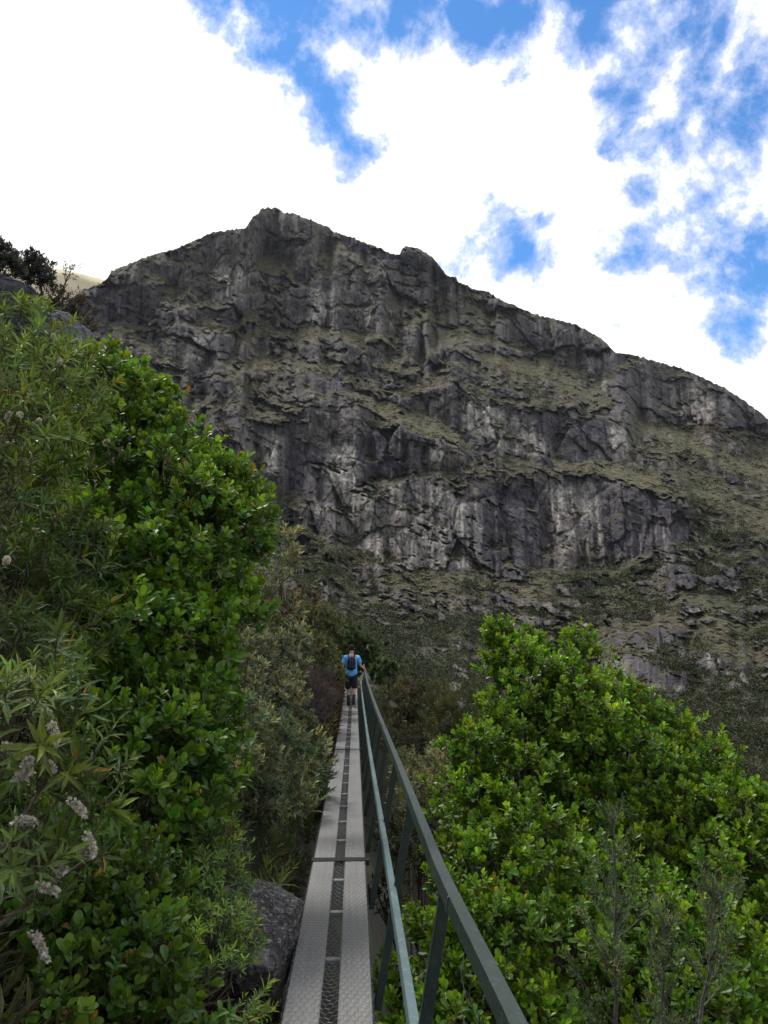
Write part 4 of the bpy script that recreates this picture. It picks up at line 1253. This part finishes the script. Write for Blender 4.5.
RY = [deck_hit(q_) for q_ in (1022, 955, 908.5, 877)]
yy_ = 7.35
while yy_ < 27:
    RY.append(yy_); yy_ += .76 + random.uniform(-.02, .02)
for y in RY:
    if min(abs(y - j) for j in JO) > .12:
        z = float(dz(y)) - .016
        mb = MB(); mb.bar([(XL1 - .012, y, z - .03), (XR0 + .012, y, z - .03)], .045, .03, (0, 1, 0))
        mb.build('rung', M_RUNG, bridge)
mb = MB(); mb.bar([(-.62, 27.25, .50), (.22, 27.25, .50)], .06, .05, (0, 1, 0)); mb.build('end_sill', M_RUNG, bridge)


def rail_x(z): return .128 + .18 * z


HZ = .90


def hx(y): return rail_x(HZ) + .040 * float(sm(3.0, 1.2, np.float64(y)))


def rail(name, z, w, h, mat, yend=24.2):
    ys = np.linspace(-.8, yend, 90)
    x = rail_x(z) + .004 * np.sin(ys * .45) + (.040 * sm(3.0, 1.2, ys) if z > .8 else 0)
    zz = dz(ys) + z + .004 * np.sin(ys * .35 + z)
    mb = MB(); s = np.array([math.cos(.18), 0, -math.sin(.18)]); u = np.array([math.sin(.18), 0, math.cos(.18)])
    mb.bar(np.stack([x, ys, zz], 1), w, h, s, u, bev=.003)
    return mb.build(name, mat, bridge)


rail('handrail', HZ, .040, .046, M_RAIL)
rail('knee_rail', .41, .036, .038, M_KNEE)
py_ = [1.23 + 1.55 * k for k in range(19)]
for y in py_:
    if y > 24.2: break
    z0 = float(dz(y))
    mb = MB()
    mb.bar([(rail_x(-.16) + .030, y, z0 - .16), (hx(y) + .026, y, z0 + HZ - .03)], .036, .040, (0, 1, 0), (.985, 0, -.17), bev=.003)
    po = mb.build('post', M_RAIL, bridge)
    mb = MB(); mb.tube([(hx(y) - .004, y, z0 + HZ - .06), (hx(y) - .010, y, z0 + HZ - .06)], .008, 6); mb.build('bolt', M_GALV, po)
    mb = MB(); mb.tube([(rail_x(.41) - .012, y, z0 + .41), (rail_x(.41) - .024, y, z0 + .412)], .006, 6); mb.build('bolt', M_GALV, po)
# weld collar on the handrail
for yy, nm in ((2.45, 'weld_seam'),):
    mb = MB(); mb.bar([(hx(yy), yy, HZ + .0005), (hx(yy), yy + .010, HZ + .0005)], .043, .049, (math.cos(.18), 0, -math.sin(.18)), (math.sin(.18), 0, math.cos(.18)))
    mb.build(nm, M_GALV, bridge)


def netting():
    """hexagonal wire stapled over the planks and lapping over their edges"""
    def xz(u):
        # u runs across: hanging edge, deck, hanging edge
        if u < 0: return XL0 - .004 + .0 * u, u * 1.0
        w = XR1 - XL0
        if u > w: return XR1 + .004, -(u - w)
        gap = 0
        if XL1 - XL0 < u < XR0 - XL0:
            s = (u - (XL1 - XL0)) / (XR0 - XL1); gap = -.010 * math.sin(PI * s)
        return XL0 + u, .003 + gap
    pu, pv = .034, .030
    rnd = np.random.default_rng(9)
    segs = []
    rows = int(27.6 / (pv * 1.5))
    us0 = -.045; nu = int((XR1 - XL0 + .07) / pu)
    r_ = pv / 2
    pt = lambda u, v: (u, v)
    for i in range(rows):
        yb = -.4 + i * pv * 1.5
        if yb > 27: break
        for j in range(nu):
            u = us0 + (j + .5 * (i % 2)) * pu
            A = (u, yb); B = (u + pu / 2, yb + pv * .5); C = (u + pu / 2, yb + pv * 1.5); Dd = (u + pu, yb)
            segs += [(A, B), (B, Dd), (B, C)]
    sg = np.array(segs)
    jit = lambda a: np.sin(a[..., 0] * 91.7 + a[..., 1] * 37.3) * .0022
    u = sg[..., 0] + jit(sg); yv = sg[..., 1] + jit(sg + 3.1) + .01 * np.sin(sg[..., 0] * 30)
    X = np.empty_like(u); Z = np.empty_like(u); w = XR1 - XL0
    hang = np.where(u < 0, u, np.where(u > w, w - u, 0))
    X = XL0 + np.clip(u, -.006, w + .006) + .5 * np.where(u < 0, u, np.where(u > w, u - w, 0)) * .4
    g = (u > XL1 - XL0) & (u < XR0 - XL0)
    Z = .0045 + hang * .9 - np.where(g, .012 * np.sin(PI * np.clip((u - (XL1 - XL0)) / (XR0 - XL1), 0, 1)), 0) + .0015 * np.sin(yv * 9 + u * 40)
    Z = Z + dz(yv)
    p0 = np.stack([X[:, 0], yv[:, 0], Z[:, 0]], 1); p1 = np.stack([X[:, 1], yv[:, 1], Z[:, 1]], 1)
    d = unit(p1 - p0); a = unit(np.cross(d, np.array([0.02, 0.01, 1.0]))); b = np.cross(d, a)
    R = .0009
    vv = []
    for P in (p0, p1):
        for th in (0, 2 * PI / 3, 4 * PI / 3):
            vv.append(P + R * (a * math.cos(th) + b * math.sin(th)))
    V = np.stack(vv, 1).reshape(-1, 3)
    base = (np.arange(len(p0)) * 6)[:, None]
    q = np.concatenate([base + np.array([[0, 1, 4, 3]]), base + np.array([[1, 2, 5, 4]]), base + np.array([[2, 0, 3, 5]])])
    link_mesh('wire_netting', V, None, q, M_GALV, bridge)
    # loose wire ends hanging from the handrail
    mb = MB()
    for s in range(5):
        a0 = np.array([rail_x(HZ) + .015, 2.02 + s * .05, HZ - .02]); pts = [a0]
        for k in range(9):
            pts.append(pts[-1] + np.array([.012 * math.sin(k * 1.3 + s), .018 * math.cos(k * 1.1 + s * 2), -.022 + .014 * math.sin(k * .9 + s)]))
        mb.tube(pts, .0011, 4)
    mb.build('loose_wire', M_GALV, bridge)


netting()


# ------------------------------------------------------------------ hiker
def skin(name, verts, edges, radii, mat, parent, sub=2, root=0, loc=(0, 0, 0)):
    me = bpy.data.meshes.new(name)
    me.from_pydata([tuple(v) for v in verts], edges, [])
    o = bpy.data.objects.new(name, me); COL.objects.link(o)
    if parent is not None: o.parent = parent
    o.location = loc
    md = o.modifiers.new('skin', 'SKIN'); md.use_smooth_shade = True
    for i, r in enumerate(radii):
        sv = me.skin_vertices[0].data[i]
        sv.radius = r if hasattr(r, '__len__') else (r, r)
        sv.use_root = (i == root)
    ss = o.modifiers.new('sub', 'SUBSURF'); ss.levels = sub; ss.render_levels = sub
    me.materials.append(mat)
    return o


def hiker():
    Y0 = 21.6; zf = float(dz(Y0))
    X0 = -.085
    e = empty('person', (X0, Y0, zf), 'hiker in blue t-shirt and black shorts walking away with a hand on the railing', 'person')
    M_SKIN = simple_mat('skin', (.52, .33, .25), .55, 30, .12)
    M_SHIRT = simple_mat('blue_tshirt', (.11, .43, .88), .85, 14, .18)
    M_SHORT = simple_mat('black_shorts', (.012, .012, .018), .85, 20, .2)
    M_HAIR = simple_mat('dark_hair', (.007, .006, .005), .95, 90, .4)
    M_SHOE = simple_mat('dark_shoe', (.022, .022, .024), .7, 40, .3)
    M_PACK = simple_mat('navy_pack', (.008, .011, .028), .9, 30, .3)
    M_PACKG = simple_mat('grey_trim', (.07, .075, .09), .8, 30, .2)
    SC = .94
    hand = np.array([rail_x(HZ) - X0, .30, HZ + .055 + float(dz(Y0 + .3)) - zf]) / SC
    V = [(0, 0, .90), (0, .01, 1.08), (0, .02, 1.26), (0, .02, 1.40), (0, .02, 1.46), (0, .035, 1.53), (0, .045, 1.60), (0, .045, 1.68),      # 0-7 spine, head
         (-.10, 0, .86), (-.085, .08, .47), (-.075, .02, .09), (-.075, .15, .035),                                         # 8-11 left leg forward
         (.10, 0, .86), (.085, -.02, .47), (.075, -.17, .12), (.075, -.06, .04),                                            # 12-15 right leg trailing
         (-.19, .02, 1.38), (-.255, -.02, 1.10), (-.235, .12, .90), (-.225, .16, .83),                                       # 16-19 left arm swinging
         (.19, .02, 1.38), (.27, .04, 1.14), tuple(hand * .88 + np.array([.25, .10, 1.14]) * .12), tuple(hand)]             # 20-23 right arm to the rail
    E = [(0, 1), (1, 2), (2, 3), (3, 4), (4, 5), (5, 6), (6, 7), (0, 8), (8, 9), (9, 10), (10, 11), (0, 12), (12, 13), (13, 14), (14, 15),
         (3, 16), (16, 17), (17, 18), (18, 19), (3, 20), (20, 21), (21, 22), (22, 23)]
    R = [(.150, .11), (.140, .10), (.155, .11), (.14, .10), (.062, .062), (.058, .062), (.088, .105), (.072, .085),
         .085, .055, .036, .034, .085, .055, .036, .034, .058, .042, .030, .034, .058, .042, .030, .034]
    # five fingers and a thumb grow out of each hand as part of the one body
    for hi, dirv, sgn in ((19, np.array([.05, .10, -1.]), -1), (23, np.array([.45, .6, -.75]), 1)):
        hv_ = np.array(V[hi]); dirv = unit(dirv); sd2 = unit(np.cross(dirv, np.array([1., 0, 0])))
        for q, ln in zip((-1.5, -.5, .5, 1.5), (.060, .074, .078, .066)):
            b0 = hv_ + dirv * .045 + sd2 * q * .021
            n0 = len(V)
            V += [tuple(b0), tuple(b0 + dirv * ln * .55), tuple(b0 + dirv * ln + np.array([-sgn * .018, 0, -.01]))]
            E += [(hi, n0), (n0, n0 + 1), (n0 + 1, n0 + 2)]; R += [.0105, .0095, .008]
        n0 = len(V); b0 = hv_ + sd2 * .040
        V += [tuple(b0), tuple(b0 + sd2 * .02 + dirv * .035)]; E += [(hi, n0), (n0, n0 + 1)]; R += [.012, .009]
    body = skin('body', V, E, R, M_SKIN, e)
    # shirt: torso and sleeves
    sv = [(0, 0, .80), (0, 0, .93), (0, .01, 1.08), (0, .02, 1.26), (0, .02, 1.40), (-.19, .02, 1.385), (-.245, -.01, 1.17), (.19, .02, 1.385), (.262, .035, 1.19), (0, .025, 1.455)]
    skin('tshirt', sv, [(0, 1), (1, 2), (2, 3), (3, 4), (4, 5), (5, 6), (4, 7), (7, 8), (4, 9)],
         [(.20, .15), (.195, .145), (.18, .13), (.185, .135), (.165, .125), (.078, .078), (.075, .075), (.078, .078), (.075, .075), (.085, .08)], M_SHIRT, e)
    hv = [(0, 0, 1.02), (0, 0, .87), (-.10, .0, .80), (-.09, .06, .46), (.10, 0, .80), (.088, -.01, .46)]
    skin('shorts', hv, [(0, 1), (1, 2), (2, 3), (1, 4), (4, 5)], [(.165, .12), (.165, .13), .112, .098, .112, .098], M_SHORT, e)
    skin('hair', [(0, .0, 1.56), (0, .015, 1.63), (0, .04, 1.70), (0, .085, 1.715)], [(0, 1), (1, 2), (2, 3)], [(.080, .06), (.100, .095), (.096, .095), (.07, .06)], M_HAIR, e)
    for a, b, c in (((-.077, .03, .17), (-.075, .02, .07), (-.077, .19, .035)), ((.077, -.15, .19), (.075, -.17, .10), (.078, -.02, .04))):
        sh = skin('shoe', [a, b, (np.array(b) * .5 + np.array(c) * .5) + np.array([0, 0, -.005]), c], [(0, 1), (1, 2), (2, 3)], [.050, .056, (.054, .046), (.046, .034)], M_SHOE, e)
    for a, b in (((-.083, .062, .33), (-.075, .02, .08)), ((.083, -.075, .34), (.075, -.165, .11))):
        skin('sock', [a, ((a[0] + b[0]) / 2, (a[1] + b[1]) / 2, (a[2] + b[2]) / 2), b], [(0, 1), (1, 2)], [.058, .054, .048], M_SHOE, e)
    e.scale = (SC, SC, SC)
    # ears
    for s in (-1, 1):
        skin('ear', [(s * .082, .05, 1.615), (s * .092, .045, 1.645)], [(0, 1)], [.014, .016], M_SKIN, e, 1)
    # face looks ahead, away from the viewer
    skin('nose', [(0, .135, 1.64), (0, .155, 1.605)], [(0, 1)], [.012, .016], M_SKIN, e, 1)
    # backpack (worn, so a thing of its own)
    bp = empty('backpack', (X0, Y0 - .2 * SC, zf + 1.05 * SC), 'small navy backpack with grey trim on the hiker', 'backpack')
    bp.scale = (SC, SC, SC)
    o = np.array([X0, Y0 - .2 * SC, zf + 1.05 * SC]) - np.array([0, -.2, 1.05])
    lp = np.array([0, -.2, 1.05])
    skin('pack_body', [np.array(p) - lp for p in [(0, -.175, 1.01), (0, -.185, 1.15), (0, -.175, 1.30), (0, -.145, 1.42)]], [(0, 1), (1, 2), (2, 3)], [(.125, .075), (.145, .09), (.14, .085), (.10, .06)], M_PACK, bp)
    skin('front_pocket', [np.array(p) - lp for p in [(0, -.245, 1.08), (0, -.255, 1.19)]], [(0, 1)], [(.085, .03), (.075, .025)], M_PACK, bp)
    mb = MB()
    for s in (-1, 1):
        mb.tube(o + np.array([(s * .03, -.268, 1.15 + .05 * s), (s * .035, -.262, 1.26), (s * .02, -.225, 1.36)]), .008, 6)
    mb.tube(o + np.array([(-.06, -.276, 1.10), (0, -.284, 1.12), (.06, -.276, 1.10)]), .008, 6)
    mb.build('trim', M_PACKG, bp)
    for s in (-1, 1):
        skin('shoulder_strap', [np.array(p) - lp for p in [(s * .075, -.12, 1.38), (s * .105, -.06, 1.485), (s * .11, .06, 1.485), (s * .125, .16, 1.36), (s * .15, .12, 1.15), (s * .12, -.10, 1.06)]],
             [(0, 1), (1, 2), (2, 3), (3, 4), (4, 5)], [.018] * 6, M_PACK, bp, 1)


hiker()


# ------------------------------------------------------------------ thin mountain air
def haze():
    mb = MB()
    x0, x1, y0, y1, z0, z1 = -5200, 5200, -5200, 5200, -60, 520
    mb.add([(x0, y0, z0), (x1, y0, z0), (x1, y1, z0), (x0, y1, z0), (x0, y0, z1), (x1, y0, z1), (x1, y1, z1), (x0, y1, z1)], None,
           [(0, 3, 2, 1), (4, 5, 6, 7), (0, 1, 5, 4), (1, 2, 6, 5), (2, 3, 7, 6), (3, 0, 4, 7)])
    m = bpy.data.materials.new('air'); m.use_nodes = True; nt = m.node_tree; nt.nodes.clear()
    out = nt.nodes.new('ShaderNodeOutputMaterial'); v = nt.nodes.new('ShaderNodeVolumePrincipled')
    v.inputs['Color'].default_value = (.80, .88, 1, 1); v.inputs['Density'].default_value = .00004; v.inputs['Anisotropy'].default_value = .2
    nt.links.new(v.outputs[0], out.inputs['Volume'])
    sset(mb.build('haze', m), 'thin bluish air over the valley', 'haze', kind='stuff')


haze()
